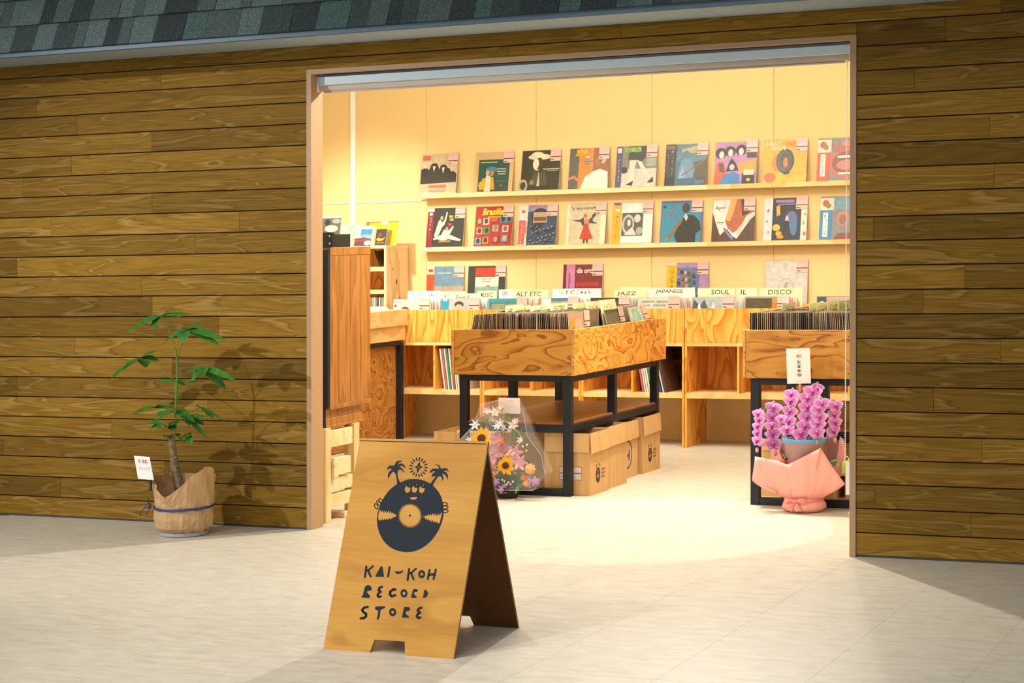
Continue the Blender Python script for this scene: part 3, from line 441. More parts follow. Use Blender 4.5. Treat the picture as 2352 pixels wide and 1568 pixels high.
[[(234.3,213.3),(232.6,215.2),(232.1,217.5),(233,219.6),(234.9,220.9),(237.5,221.1),(240,220.1),(248.8,214.1),(250.5,212.2),(251,209.9),(250.2,207.8),(248.2,206.5),(245.6,206.3),(243.1,207.3)]],
[[(248.4,206.6),(245.8,206.3),(243.3,207.2),(241.5,209),(240.9,211.3),(241.7,213.4),(243.6,214.8),(257.2,219.9),(259.8,220.2),(262.3,219.3),(264,217.5),(264.6,215.2),(263.9,213.1),(262,211.7)]],
[[(308.7,225.4),(309,222),(308.5,218.7),(307.4,215.7),(305.6,213.2),(303.2,211.2),(300.4,209.9),(297.2,209.3),(294,209.5),(290.7,210.5),(287.6,212.1),(284.9,214.4),(282.6,217.2),(280.9,220.4),(279.9,223.8),(279.6,227.2),(280.1,230.5),(281.3,233.5),(283.1,236),(285.5,238),(288.3,239.3),(291.4,239.9),(294.7,239.7),(298,238.7),(301,237),(303.8,234.7),(306,231.9),(307.7,228.8)],[(300.2,224.9),(300.3,222.9),(299.8,221.1),(298.8,219.6),(297.3,218.6),(295.6,218.2),(293.7,218.4),(291.8,219.2),(290.3,220.5),(289.1,222.3),(288.4,224.2),(288.3,226.2),(288.8,228.1),(289.9,229.6),(291.3,230.6),(293.1,231),(295,230.8),(296.8,230),(298.4,228.6),(299.6,226.9)]],
[[(337.4,244),(341.8,243.6),(345.8,242.3),(348.3,240.1),(349.4,237.5),(348.4,234.8),(346,232.7),(342,232.6),(338,232.5),(335.6,230.7),(334.8,228),(336.6,224.9),(340.1,221.1),(346.8,216.2),(349.9,211.9),(338.8,209.9),(326.6,210.3),(325.5,214.2),(327.4,220.4),(327.3,228.6),(327.6,236.3),(329.1,240.1),(331.3,242.2),(334.1,243.6)]],
[[(377.9,242.2),(382.1,241),(386.6,238.1),(390.1,235),(392.4,231.3),(392.9,227),(391.9,222.6),(389.6,218.5),(386.1,215.1),(380.4,212.7),(375.4,212.4),(374.9,216),(375.6,221.7),(374.9,229.1),(374.5,236),(375.6,240.3)]],
[[(151.6,170.1),(154.3,170.2),(156.7,169.1),(158.3,167.1),(158.7,164.8),(157.6,162.8),(155.5,161.6),(141.5,157.8),(138.9,157.8),(136.5,158.9),(134.9,160.9),(134.5,163.2),(135.5,165.2),(137.6,166.4)]],
[[(135.3,164.9),(137.3,166.3),(139.8,166.5),(142.4,165.6),(144.1,163.7),(144.7,161.4),(143.9,159.3),(136.9,150.6),(134.9,149.3),(132.4,149.1),(129.8,150),(128.1,151.8),(127.5,154.1),(128.3,156.2)]],
[[(128.8,150.9),(127.6,153.1),(127.8,155.3),(129.3,157.1),(131.6,157.9),(134.3,157.5),(136.5,156),(143.4,148.4),(144.5,146.3),(144.4,144),(142.9,142.3),(140.5,141.5),(137.9,141.9),(135.7,143.4)]],
[[(137.6,142),(135.5,143.6),(134.5,145.8),(134.8,148),(136.4,149.7),(138.9,150.3),(141.5,149.8),(154.1,144),(156.2,142.5),(157.2,140.3),(156.8,138),(155.2,136.4),(152.8,135.7),(150.2,136.3)]],
[[(147.1,140.1),(147.5,142.3),(149.1,144),(151.5,144.6),(154.1,144.1),(156.2,142.5),(157.2,140.3),(158.6,131),(158.2,128.7),(156.6,127.1),(154.2,126.4),(151.6,127),(149.5,128.6),(148.5,130.8)]],
[[(149.7,134.1),(151.9,135.2),(154.6,135.1),(156.9,133.8),(158.3,131.8),(158.5,129.5),(157.3,127.6),(149.4,120.6),(147.2,119.6),(144.5,119.7),(142.2,120.9),(140.7,122.9),(140.6,125.2),(141.8,127.2)]],
[[(144.4,128.3),(147,128),(149.3,126.6),(150.5,124.5),(150.5,122.2),(149.1,120.4),(146.8,119.5),(134.3,118),(131.6,118.3),(129.4,119.7),(128.1,121.8),(128.2,124.1),(129.6,125.9),(131.9,126.8)]],
[[(184.4,163),(185.7,166.6),(191.2,170),(206.6,171.8),(221.7,172.5),(226.1,171.7),(226.3,169.9),(225.7,167.4),(223.2,164.6),(217.6,162.1),(212,159.6),(210,158.8),(209.5,155.9),(210,145.6),(210.4,134.4),(209.1,127.2),(207,122.6),(204.2,121),(201.5,121.6),(200.5,123.9),(200.3,128),(200.7,134.1),(201,141),(200.8,147.9),(199.3,153.8),(194.1,156.5),(188.6,158.2),(185.4,160.5)]],
[[(275.6,153.7),(275.9,150.3),(275.4,147),(274.2,144),(272.3,141.5),(269.9,139.5),(267,138.2),(263.8,137.6),(260.5,137.8),(257.1,138.7),(254,140.4),(251.2,142.6),(248.9,145.4),(247.2,148.6),(246.1,151.9),(245.9,155.3),(246.3,158.6),(247.5,161.6),(249.4,164.1),(251.8,166.1),(254.7,167.4),(257.9,168),(261.3,167.8),(264.6,166.9),(267.8,165.2),(270.5,163),(272.9,160.2),(274.6,157)],[(266.9,153.2),(267,151.4),(266.4,149.8),(265.3,148.4),(263.8,147.5),(262,147.1),(260,147.3),(258.2,148),(256.6,149.2),(255.4,150.7),(254.8,152.4),(254.7,154.2),(255.3,155.8),(256.4,157.2),(257.9,158.1),(259.8,158.5),(261.7,158.3),(263.6,157.6),(265.1,156.4),(266.3,154.9)]],
[[(310.2,174.9),(316.6,175.4),(323.1,174.9),(327.5,173.1),(330.1,170.3),(330.4,166.6),(328.6,163.1),(323.4,161.2),(318,159.6),(315.5,156.8),(315.1,153.6),(316.8,150.3),(320.4,146.8),(326.8,143.2),(332.1,140.1),(332.6,138.2),(328.7,137),(316.6,136.1),(304.7,136.1),(302.3,137.8),(302.9,141.5),(303,148),(303.4,155.8),(303.2,164),(303.7,170.9),(306.2,173.8)]],
[[(373.7,180),(376,180.2),(378.3,179.4),(379.9,177.7),(380.4,175.6),(379.6,173.6),(377.9,172.3),(367.4,168.6),(365,168.3),(362.7,169.2),(361.1,170.9),(360.6,173),(361.4,175),(363.2,176.2)]],
[[(361,174.4),(362.5,175.9),(364.7,176.5),(367.1,176),(369,174.5),(369.9,172.5),(369.5,170.4),(365.8,163.1),(364.3,161.5),(362.1,160.9),(359.7,161.4),(357.8,162.9),(356.9,164.9),(357.2,167)]],
[[(359.3,161.7),(357.5,163.3),(356.9,165.4),(357.5,167.4),(359.1,168.8),(361.5,169.1),(363.8,168.4),(372.8,163.2),(374.5,161.6),(375.1,159.5),(374.5,157.5),(372.9,156.2),(370.6,155.8),(368.2,156.5)]],
[[(370.3,161.9),(372.4,162.7),(374.8,162.4),(376.9,161.1),(378,159.1),(377.9,157),(376.6,155.3),(367.4,148.8),(365.3,148),(362.9,148.3),(360.8,149.6),(359.7,151.6),(359.8,153.7),(361.1,155.3)]],
[[(359.7,153.2),(360.8,155.1),(362.8,156.1),(365.2,156),(367.3,154.9),(368.7,153),(368.8,150.9),(367.1,143.2),(366,141.4),(364,140.4),(361.6,140.5),(359.5,141.6),(358.1,143.5),(358,145.6)]],
[[(359.2,141.8),(358,143.8),(358,145.9),(359.3,147.6),(361.3,148.4),(363.8,148.2),(365.8,147),(372.7,140.3),(373.9,138.3),(373.8,136.2),(372.6,134.5),(370.5,133.6),(368.1,133.9),(366,135.1)]],
[[(371.5,133.9),(369.1,133.6),(366.8,134.5),(365.2,136.2),(364.7,138.3),(365.5,140.2),(367.2,141.5),(375.2,144.4),(377.5,144.6),(379.8,143.8),(381.4,142.1),(381.9,140),(381.2,138.1),(379.4,136.8)]]]
PLANT_LEAVES=[[[-0.669,-0.36,1.145],[[-0.859,-0.411,1.058,0.043],[-0.713,-0.394,1.068,0.0379],[-0.657,-0.332,1.129,0.0202],[-0.578,-0.356,1.184,0.0152],[-0.515,-0.41,1.141,0.0152],[-0.481,-0.372,1.153,0.0202]]],[[-0.47,-0.42,1.076],[[-0.612,-0.427,1.007,0.0354],[-0.47,-0.462,1.008,0.0557],[-0.379,-0.399,1.11,0.0253],[-0.481,-0.467,1.087,0.0177],[-0.215,-0.437,1.016,0.0354],[-0.262,-0.423,0.991,0.0329],[-0.297,-0.433,1.004,0.0253]]],[[-0.845,-0.3,0.918],[[-1.067,-0.295,0.78,0.0405],[-1.019,-0.279,0.828,0.0253],[-0.845,-0.255,0.864,0.0557],[-0.709,-0.329,0.959,0.0228],[-0.732,-0.289,0.902,0.0354]]],[[-0.384,-0.4,0.879],[[-0.529,-0.383,0.832,0.0253],[-0.434,-0.428,0.808,0.0354],[-0.342,-0.46,0.837,0.0455],[-0.278,-0.353,0.763,0.043],[-0.16,-0.427,0.809,0.0304]]],[[-0.583,-0.36,0.802],[[-0.688,-0.385,0.797,0.0228],[-0.545,-0.322,0.779,0.0304]]],[[-0.559,-0.3,0.795],[[-0.5,-0.296,0.795,0.0202],[-0.435,-0.308,0.799,0.0126]]],[[-0.689,-0.4,0.668],[[-0.854,-0.375,0.622,0.0304],[-0.62,-0.457,0.685,0.0304],[-0.585,-0.382,0.675,0.0228]]],[[-0.599,-0.44,0.654],[[-0.648,-0.459,0.618,0.0228],[-0.583,-0.49,0.614,0.0253],[-0.546,-0.427,0.653,0.0278]]],[[-0.602,-0.33,0.646],[[-0.541,-0.288,0.622,0.0354],[-0.453,-0.367,0.589,0.0304],[-0.556,-0.321,0.613,0.0228]]],[[-0.493,-0.26,0.661],[[-0.506,-0.287,0.668,0.0177],[-0.422,-0.238,0.597,0.0202],[-0.353,-0.241,0.584,0.0126]]],[[-0.554,-0.3,0.607],[[-0.412,-0.336,0.618,0.0278],[-0.461,-0.269,0.569,0.0304],[-0.428,-0.288,0.498,0.0177],[-0.544,-0.285,0.566,0.0228]]],[[-0.652,-0.42,0.586],[[-0.717,-0.39,0.595,0.0304],[-0.623,-0.433,0.564,0.0329],[-0.755,-0.397,0.507,0.0228],[-0.706,-0.383,0.559,0.0278]]],[[-0.595,-0.4,0.576],[[-0.583,-0.449,0.567,0.0278],[-0.585,-0.367,0.585,0.0304],[-0.51,-0.417,0.594,0.0304],[-0.549,-0.407,0.556,0.0304]]],[[-0.609,-0.38,0.522],[[-0.608,-0.424,0.513,0.0329],[-0.608,-0.363,0.493,0.0253]]],[[-0.544,-0.4,0.523],[[-0.54,-0.428,0.537,0.0253],[-0.542,-0.364,0.481,0.0278],[-0.513,-0.43,0.516,0.0228]]],[[-0.514,-0.36,0.519],[[-0.481,-0.358,0.525,0.0304],[-0.467,-0.376,0.481,0.0304],[-0.545,-0.353,0.508,0.0278]]]]
PLANT_STEMS=[[[-0.581,-0.36,0.551],[-0.583,-0.36,0.647],[-0.573,-0.36,0.802],[-0.572,-0.36,0.917],[-0.585,-0.36,0.986]],[[-0.591,-0.36,0.995],[-0.617,-0.36,1.056],[-0.653,-0.36,1.126],[-0.669,-0.36,1.145]],[[-0.57,-0.36,0.917],[-0.531,-0.38,0.988],[-0.47,-0.42,1.076]],[[-0.576,-0.36,0.802],[-0.678,-0.34,0.853],[-0.772,-0.31,0.89],[-0.845,-0.3,0.918]],[[-0.565,-0.36,0.708],[-0.507,-0.37,0.788],[-0.437,-0.39,0.842],[-0.384,-0.4,0.879]],[[-0.583,-0.36,0.647],[-0.63,-0.38,0.663],[-0.689,-0.4,0.668]],[[-0.581,-0.36,0.638],[-0.585,-0.4,0.646],[-0.599,-0.44,0.654]],[[-0.579,-0.36,0.586],[-0.571,-0.33,0.601],[-0.554,-0.3,0.607]],[[-0.579,-0.36,0.603],[-0.525,-0.32,0.635],[-0.493,-0.26,0.661]],[[-0.581,-0.36,0.56],[-0.637,-0.4,0.58],[-0.652,-0.42,0.586]],[[-0.583,-0.36,0.551],[-0.604,-0.38,0.552],[-0.595,-0.4,0.576]],[[-0.592,-0.36,0.525],[-0.609,-0.38,0.522]],[[-0.581,-0.36,0.525],[-0.514,-0.36,0.519]],[[-0.581,-0.36,0.69],[-0.583,-0.36,0.802]],[[-0.576,-0.36,0.8],[-0.559,-0.3,0.795]]]
ORCHID=[[[2.046,1.36,0.529],[2.053,1.36,0.496],[2.044,1.36,0.461],[2.042,1.36,0.426],[2.041,1.36,0.382]],[[2.101,1.45,0.556],[2.096,1.45,0.505],[2.096,1.45,0.455],[2.1,1.45,0.409],[2.1,1.45,0.355]],[[2.213,1.42,0.633],[2.211,1.42,0.596],[2.204,1.42,0.541],[2.201,1.42,0.487],[2.188,1.42,0.439]],[[2.337,1.39,0.651],[2.311,1.39,0.616],[2.308,1.39,0.565],[2.306,1.39,0.514],[2.295,1.39,0.463],[2.271,1.39,0.421]],[[2.399,1.36,0.591],[2.378,1.36,0.559],[2.384,1.36,0.518],[2.375,1.36,0.48],[2.371,1.36,0.433]],[[2.448,1.45,0.571],[2.438,1.45,0.524],[2.444,1.45,0.48],[2.434,1.45,0.435]],[[2.156,1.42,0.499]]]

# ================================================================ SETTING
fl = Mesh().box(-9, 12, -11, 5.0, -.06, -.004, FLOOR)
floor = struct(put('floor', fl, org=(0, 0, -.06)))
TS = .489; tl = Mesh().box(.0004, TS-.0004, .0004, TS-.0004, -.004, 0, FLOOR); tm = tl.data('tile')
for i in range(-10, 4):
    for j in range(-9, 11):
        inst('tile', tm, floor, (2.931+TS*i, -.22+TS*j, 0))

# shop front: core of the wall, then every teak board
core = Mesh()
for a, b, z0, z1 in ((-4.2, 0, 0, 3.5), (2.94, 6.2, 0, 3.5), (0, 2.94, 2.42, 3.5)):
    core.box(a, b, .012, .106, z0, z1, DARKGAP); core.box(a, b, .106, .115, z0, z1, WALLI)
front = struct(put('wall_front', core, org=(0, 0, 0)))
def plank(x0, x1, z0, z1): put('plank', Mesh().bev(x0+.0003, x1-.0003, 0, .014, z0, z1, TEAK, .0013), front, org=(x0, 0, z0))
ZR = [.010]+[.1127+.11257*k for k in range(22)]+[2.545]
JL = {22: [-.47], 21: [-.92], 20: [-1.76], 19: [-1.48], 18: [-.98, -2.9], 17: [-1.52], 16: [-1.86], 15: [-.98], 14: [-1.66, -.42], 13: [-.70], 12: [-1.9], 11: [-1.05], 10: [-.98, -2.6], 9: [-.55], 8: [-1.5], 7: [-.85], 6: [-1.9], 5: [-.62], 4: [-1.25], 3: [-2.0, -.5], 2: [-.9], 1: [-1.6], 0: [-.72]}
JR = {22: [3.6], 21: [3.35], 20: [4.4], 19: [3.21], 18: [4.1], 17: [3.55], 16: [4.6], 15: [3.57], 14: [4.3], 13: [3.02, 4.7], 12: [4.2], 11: [3.44], 10: [3.25], 9: [4.4], 8: [3.6], 7: [4.1], 6: [3.3], 5: [4.4], 4: [3.52], 3: [4.1], 2: [3.03], 1: [3.47], 0: [4.5]}
for r in range(23):
    z0 = ZR[r]+(.0028 if r else 0); z1 = ZR[r+1]-.0028
    if r == 22: z1 = 2.545
    if r == 22:
        xs = [-4.2]+sorted(JL[r])+[1.77]+JR[r]+[6.2]
        for a, b in zip(xs, xs[1:]): plank(a, b, z0, z1)
        continue
    for xs in ([-4.2]+sorted(JL[r])+[0], [2.94]+JR[r]+[6.2]):
        for a, b in zip(xs, xs[1:]): plank(a, b, z0, z1)
    if r == 21:
        for a, b in ((0, 1.16), (1.16, 2.94)): plank(a, b, 2.4205, z1)
base = Mesh().box(-4.2, 0, .002, .012, 0, .0095, plain('#3c4440', .6)).box(2.94, 6.2, .002, .012, 0, .0095, plain('#3c4440', .6))
struct(put('baseboard_front', base))

fr = Mesh()
for x0, x1 in ((0, .028), (2.911, 2.94)): fr.box(x0, x1, -.006, .115, 0, 2.42, TAN, side=TAN_LIT)
fr.box(.028, 2.911, -.006, .115, 2.397, 2.42, TAN, top=TAN_LIT)
struct(put('door_1', fr, org=(0, 0, 0), label='tan frame round the wide shop opening'))

# soffit, fascia and the steep shingle roof
so = struct(put('trim_1', Mesh().box(-4.2, 6.2, -.435, .0, 2.562, 2.575, DARKGAP), org=(0, 0, 2.545), label='grey soffit under the eaves'))
k = -5
while True:
    a = .352+.976*k
    if a > 6.2: break
    put('soffit_board', Mesh().bev(max(a+.0015, -4.2), min(a+.976-.0015, 6.2), -.436, 0, 2.545, 2.562, SOFF, .001), so, org=(a, -.2, 2.545)); k += 1
struct(put('trim_2', Mesh().bev(-4.2, 6.2, -.462, -.437, 2.541, 2.572, FASC, .002).box(-4.2, 6.2, -.478, -.43, 2.572, 2.575, FASC), label='blue grey metal fascia'))
SL = radians(70); RO = Vector((0, -.466, 2.574)); RUY = Vector((0, cos(SL), sin(SL))); RN = Vector((0, -sin(SL), cos(SL)))
def onroof(x, t, n): return Vector((x, 0, 0))+RO+RUY*t+RN*n
sl = Mesh(); sl.add([onroof(x, t, n) for x in (-4.2, 6.2) for t in (0, 1.35) for n in (-.03, .0)], [(0, 1, 3, 2), (4, 6, 7, 5), (1, 5, 7, 3), (0, 2, 6, 4), (0, 4, 5, 1), (2, 3, 7, 6)], SHING[3])
roof = struct(put('roof', sl, org=(0, -.46, 2.57), label='steep dark roof of asphalt shingles'))
def shingle(m, x0, x1, row, mat, th):
    t0 = row*.155-.012; t1 = t0+.172
    m.add([onroof(x, t, n) for x in (x0, x1) for t, a in ((t0, 1), (t1, 0)) for n in ((.001+a*.008), (.003+a*(.008+th)))],
          [(0, 1, 3, 2), (4, 6, 7, 5), (1, 5, 7, 3), (0, 2, 6, 4), (0, 4, 5, 1), (2, 3, 7, 6)], mat)
field = Mesh()
for row in range(8):
    lim = {0: 2.7, 1: 1.5, 2: .4, 3: -.6}.get(row, -9)
    x = -4.2+random.random()*.1; prev = 0
    while x < 6.1:
        w = random.choice([.07, .09, .11, .13, .15, .18, .2]); c = random.choice([0, 1, 1, 1, 0, 2, 3, 3, 4]); th = random.choice([.002, .003, .006])
        if c == prev: c = (c+1) % 5
        prev = c; e = min(x+w-.002, 6.2)
        if -2.75 < x < lim:
            m = Mesh(); shingle(m, x, e, row, SHING[c], th); put('shingle', m, roof, org=tuple(onroof(x, row*.155, 0)))
        else: shingle(field, x, e, row, SHING[c], th)
        x += w
o = put('shingle_field', field, roof); o['kind'] = 'stuff'

# shop interior
wb = struct(put('wall_back', Mesh().box(-2.8, 4.7, 4.736, 4.80, 0, 3.5, WALLP), org=(0, 4.7, 0)))
for i in range(-1, 7):
    a = -1.70+.94*(i-0); b = a+.94
    if i == -1:
        for z0, z1 in ((0, 1.826), (1.832, 3.5)): put('wall_panel', Mesh().bev(max(a, -2.8)+.001, b-.001, 4.722, 4.736, z0, z1, WALLP, .001), wb, org=(a, 4.72, z0))
    else: put('wall_panel', Mesh().bev(a+.001, min(b, 4.7)-.001, 4.722, 4.736, 0, 3.5, WALLP, .001), wb, org=(a, 4.72, 0))
put('wall_panel', Mesh().bev(-2.8, -2.64-.001, 4.722, 4.736, 0, 3.5, WALLP, .001), wb, org=(-2.8, 4.72, 0))
struct(put('trim_3', Mesh().box(-2.64, -1.74, 4.715, 4.722, 1.825, 1.833, WHITE_P), label='thin pale joint strip along the back wall'))
struct(put('trim_4', Mesh().bev(-2.365, -2.328, 4.69, 4.722, 1.60, 3.4, WHITE_P, .003), label='slim white upright strip on the back wall'))
struct(put('wall_left', Mesh().box(-2.86, -2.76, .115, 4.736, 0, 3.5, WALLI), org=(-2.8, 2, 0)))
struct(put('wall_right', Mesh().box(4.7, 4.8, .115, 4.80, 0, 3.5, WALLI), org=(4.7, 2, 0)))
struct(put('ceiling', Mesh().box(-2.86, 4.8, .012, 4.80, 3.5, 3.56, WALLI), org=(0, 2, 3.5)))

# ================================================================ RECORDS
def frame(O, ux, uy): return (Vector(O), Vector(ux).normalized(), Vector(uy).normalized())
PINK = '#f3c3b8'; PINKD = '#5a4034'
def price_tag(par, fr_, w, h, org, x=.735, y=.72, s=.085):
    m = Mesh(); O, ux, uy = fr_; a, b = x*w, y*h; sw = s; sh = s*1.12
    m.flat(fr_, [[(a, b), (a+sw, b), (a+sw, b+sh), (a, b+sh)]], ink(PINK, .35, .4), 9)
    m.flat(fr_, [[(a, b+sh*.30), (a+sw, b+sh*.30), (a+sw, b+sh*.37), (a, b+sh*.37)]], ink(PINKD), 10)
    m.flat(fr_, [[(a+sw*.06, b+sh*.08), (a+sw*.36, b+sh*.08), (a+sw*.36, b+sh*.15), (a+sw*.06, b+sh*.15)]], ink(PINKD), 10)
    m.flat(fr_, [[(a+sw*.05, b+sh*.78), (a+sw*.75, b+sh*.78), (a+sw*.75, b+sh*.81), (a+sw*.05, b+sh*.81)]], ink('#d89a90'), 10)
    put('price_tag', m, par, org=org)
def sleeve(label, x0, z0, yb, yt, w, h, bg, shapes, obi=None, group='sleeves displayed on the back wall', clearw=0, tagit=True, tw=0.0, cat='record', tagpos=None):
    # square record sleeve leaning back: foot at depth yb, head at depth yt; tw turns it slightly in its plane
    d = Vector((0, yt-yb, h)).normalized(); F = frame((x0, yb, z0), (1, 0, tw), d)
    O, ux, uy = F; n = ux.cross(uy); m = Mesh(); e = plain('#d8c8a8', .5)
    rect = [(0, 0), (w, 0), (w, h), (0, h)]; m.prism(F, rect, .004, ink('#b8a888'), e)
    r = put('record_sleeve', m, org=(x0, yb, z0)); tag(r, label, cat, group)
    if clearw:   # smaller sleeve inside a wide clear bag
        c = Mesh(); F2 = (O+ux*clearw*w+uy*.004, ux, uy); draw(c, F2, w*(1-clearw-.1), h*.8, [('r', 0, 0, 1, 1, bg)]+shapes); put('cover', c, r, org=(x0, yb, z0))
        r.data.materials[0] = CLEARBACK
    else:
        c = Mesh(); draw(c, F, w, h, [('r', .008, .008, .992, .992, bg)]+shapes); put('cover', c, r, org=(x0, yb, z0))
    if obi:
        om = Mesh(); draw(om, F, w, h, obi, 7); put('paper_band', om, r, org=(x0, yb, z0))
    if tagit: price_tag(r, F, w, h, (x0, yb, z0), *(tagpos or ()))
    return r
CLEARBACK = plain('#c8a878', .25, coat=.6, var=.02, name='clear_bag')
def obi(x1, c, *sh, y1=1.0, y0=0.0): return [('r', 0, y0, x1, y1, c)]+list(sh)
W_, H_ = .322, .312
def wallrec(label, x0, row, bg, shapes, obi=None, **k):
    z0 = {1: 1.8785, 2: 1.4615, 3: 1.0005}[row]; yb = {1: 4.655, 2: 4.655, 3: 4.68}[row]; yt = {1: 4.712, 2: 4.712, 3: 4.712}[row]
    return sleeve(label, x0, z0, yb, yt, k.pop('w', W_), k.pop('h', H_), bg, shapes, obi, **k)
def man(x, y, s, c1='#d8c8a8', c2='#2c2a22'): return bust(x, y, s, c1, c2)
wallrec('black and cream sleeve of four suited men, left end of the top ledge', -1.735, 1, '#d8c09a',
        [('p', [(.02, .25), (.02, .62), (.12, .66), (.2, .55), (.28, .72), (.42, .76), (.52, .62), (.6, .7), (.72, .66), (.84, .6), (.98, .5), (.98, .28)], '#35301f')]+man(.13, .66, .12)+man(.37, .78, .12)+man(.62, .74, .11)+man(.85, .56, .12)
        +[('p', [(.33, .7), (.37, .55), (.41, .7)], '#e8dcc0'), ('p', [(.58, .66), (.62, .5), (.66, .66)], '#e8dcc0'), ('r', .05, .86, .25, .97, '#e0664a'), ('r', .26, .15, .72, .22, '#e07858'), ('r', .28, .06, .7, .1, '#c8a070'), ('r', 0, 0, 1, .03, '#f0e0c0')])
wallrec('small green sleeve in a wide clear bag, second on the top ledge', -1.258, 1, '#2f5c50',
        [('r', .05, .9, .6, .93, '#b8c8a0'), ('e', .42, .68, .18, .1, '#4a90a0'), ('e', .3, .58, .06, .08, '#e8b088'), ('e', .45, .56, .06, .08, '#d88868'), ('p', [(.05, .05), (.15, .42), (.5, .45), (.56, .05)], '#e0a838'), ('p', [(.22, 0), (.26, .5), (.4, .5), (.42, 0)], '#f0e0c0'), ('e', .14, .2, .11, .13, '#f0b830'),
         ('r', .6, .68, .9, .71, '#d8d0b0'), ('r', .6, .6, .9, .63, '#d8d0b0'), ('r', .64, .52, .88, .55, '#d8d0b0'), ('e', .76, .17, .05, .05, '#c83030'), ('r', .6, .3, .92, .32, '#6a8c78')], clearw=.09)
wallrec('dark olive sleeve with a figure in a wide pale hat, third on the top ledge', -.867, 1, '#3c3826',
        [('e', .46, .83, .30, .075, '#e8dcb8'), ('e', .40, .88, .16, .08, '#f0e8c8'), ('e', .41, .66, .12, .17, '#d8cca4'), ('e', .46, .66, .10, .15, '#4a4430'), ('e', .38, .66, .07, .13, '#efe4c2'), ('p', [(.2, .12), (.34, .48), (.5, .42), (.62, .5), (.7, .12)], '#55503a'), ('p', [(.42, .1), (.46, .5), (.5, .1)], '#c8bc94'), ('e', .07, .12, .12, .16, '#b8ac88'), ('e', .07, .12, .07, .10, '#4a4430'), ('e', .29, .2, .06, .06, '#8c8464'),
         ('r', .56, .51, .98, .535, '#d8cca4'), ('r', .66, .47, .94, .49, '#b8ac88')])
wallrec('orange and grey sleeve of a person in white, fourth on the top ledge', -.470, 1, '#e08a30',
        [('r', 0, 0, .24, 1, '#6a665c'), ('r', .24, .0, .6, .9, '#e8923a'), ('r', .6, .3, 1, 1, '#a8663a'), ('p', [(.3, 0), (.42, .3), (.6, .42), (.78, .48), (.98, .4), (1, 0)], '#f2ece2'), ('e', .76, .68, .11, .13, '#a0603c'), ('e', .83, .72, .1, .12, '#c8c0b4'), ('e', .74, .67, .09, .11, '#b87248'), ('p', [(0, .27), (.14, .34), (.3, .2), (.34, .12), (.28, .14), (.14, .26), (0, .22)], '#d88a5a'),
         ('r', .18, .86, .46, .97, '#f0b820'), ('r', .14, .81, .4, .85, '#f0b820'), ('r', .4, .76, .52, .8, '#f4e8d8'), ('r', .36, .66, .58, .69, '#8098b8'), ('r', .38, .6, .54, .63, '#8098b8')])
wallrec('black and white sleeve of walking legs in heels, purple paper band', -.088, 1, '#d8d4c4',
        [('r', 0, .45, 1, 1, '#8a8a74'), ('p', [(.28, 1), (.3, .6), (.5, .66), (.62, .6), (.72, .72), (.74, 1)], '#33301f'), ('r', .74, .5, .98, .7, '#a8b098'), ('p', [(.32, .66), (.5, .66), (.44, .3), (.42, .12), (.36, .14), (.34, .3)], '#ece4d0'), ('p', [(.5, .66), (.62, .62), (.82, .3), (.9, .2), (.84, .18), (.66, .36)], '#ece4d0'), ('p', [(.26, .06), (.44, .16), (.42, .04)], '#2c281c'), ('p', [(.78, .1), (.92, .24), (.94, .12), (.86, .1)], '#2c281c'), ('e', .2, .42, .09, .08, '#3a3628'), ('r', .2, .86, .6, .97, '#9cc83c'), ('e', .3, .9, .08, .06, '#7ab030'), ('e', .5, .9, .07, .06, '#7ab030')],
        obi(.14, '#5a4a78', ('r', .02, .84, .12, .96, '#e8e0e8'), ('t', '|~7', .04, .12, .06, .6, '#d8d0e0')))
wallrec('blue green painted sleeve of a kneeling figure, dark lettered band', .302, 1, '#4a7480',
        [('p', [(.25, .6), (.3, 1), (1, 1), (1, .55), (.7, .45)], '#5c8a94'), ('e', .6, .84, .22, .07, '#b8b078'), ('e', .75, .9, .15, .05, '#c8b888'), ('p', [(.7, .0), (.7, .55), (1, .62), (1, 0)], '#5a5240'), ('e', .5, .74, .09, .1, '#5c84a0'), ('p', [(.3, .1), (.36, .5), (.46, .66), (.6, .64), (.72, .4), (.66, .1)], '#6c9cc0'), ('p', [(.34, .18), (.42, .46), (.5, .2)], '#8cb8d8'), ('p', [(.4, .26), (.42, .22), (.98, .6), (.96, .62)], '#9a6040'), ('p', [(.25, 0), (.3, .16), (.75, .18), (.85, 0)], '#4c6a88'), ('e', .85, .08, .12, .05, '#5878a0')],
        obi(.24, '#2c2622', ('r', .02, .88, .22, .97, '#8c6468'), ('t', '|~6', .13, .25, .08, .6, '#c8b8a8'), ('t', '|~8', .04, .3, .05, .55, '#b8a898')), tagpos=(.76, .72, .083))
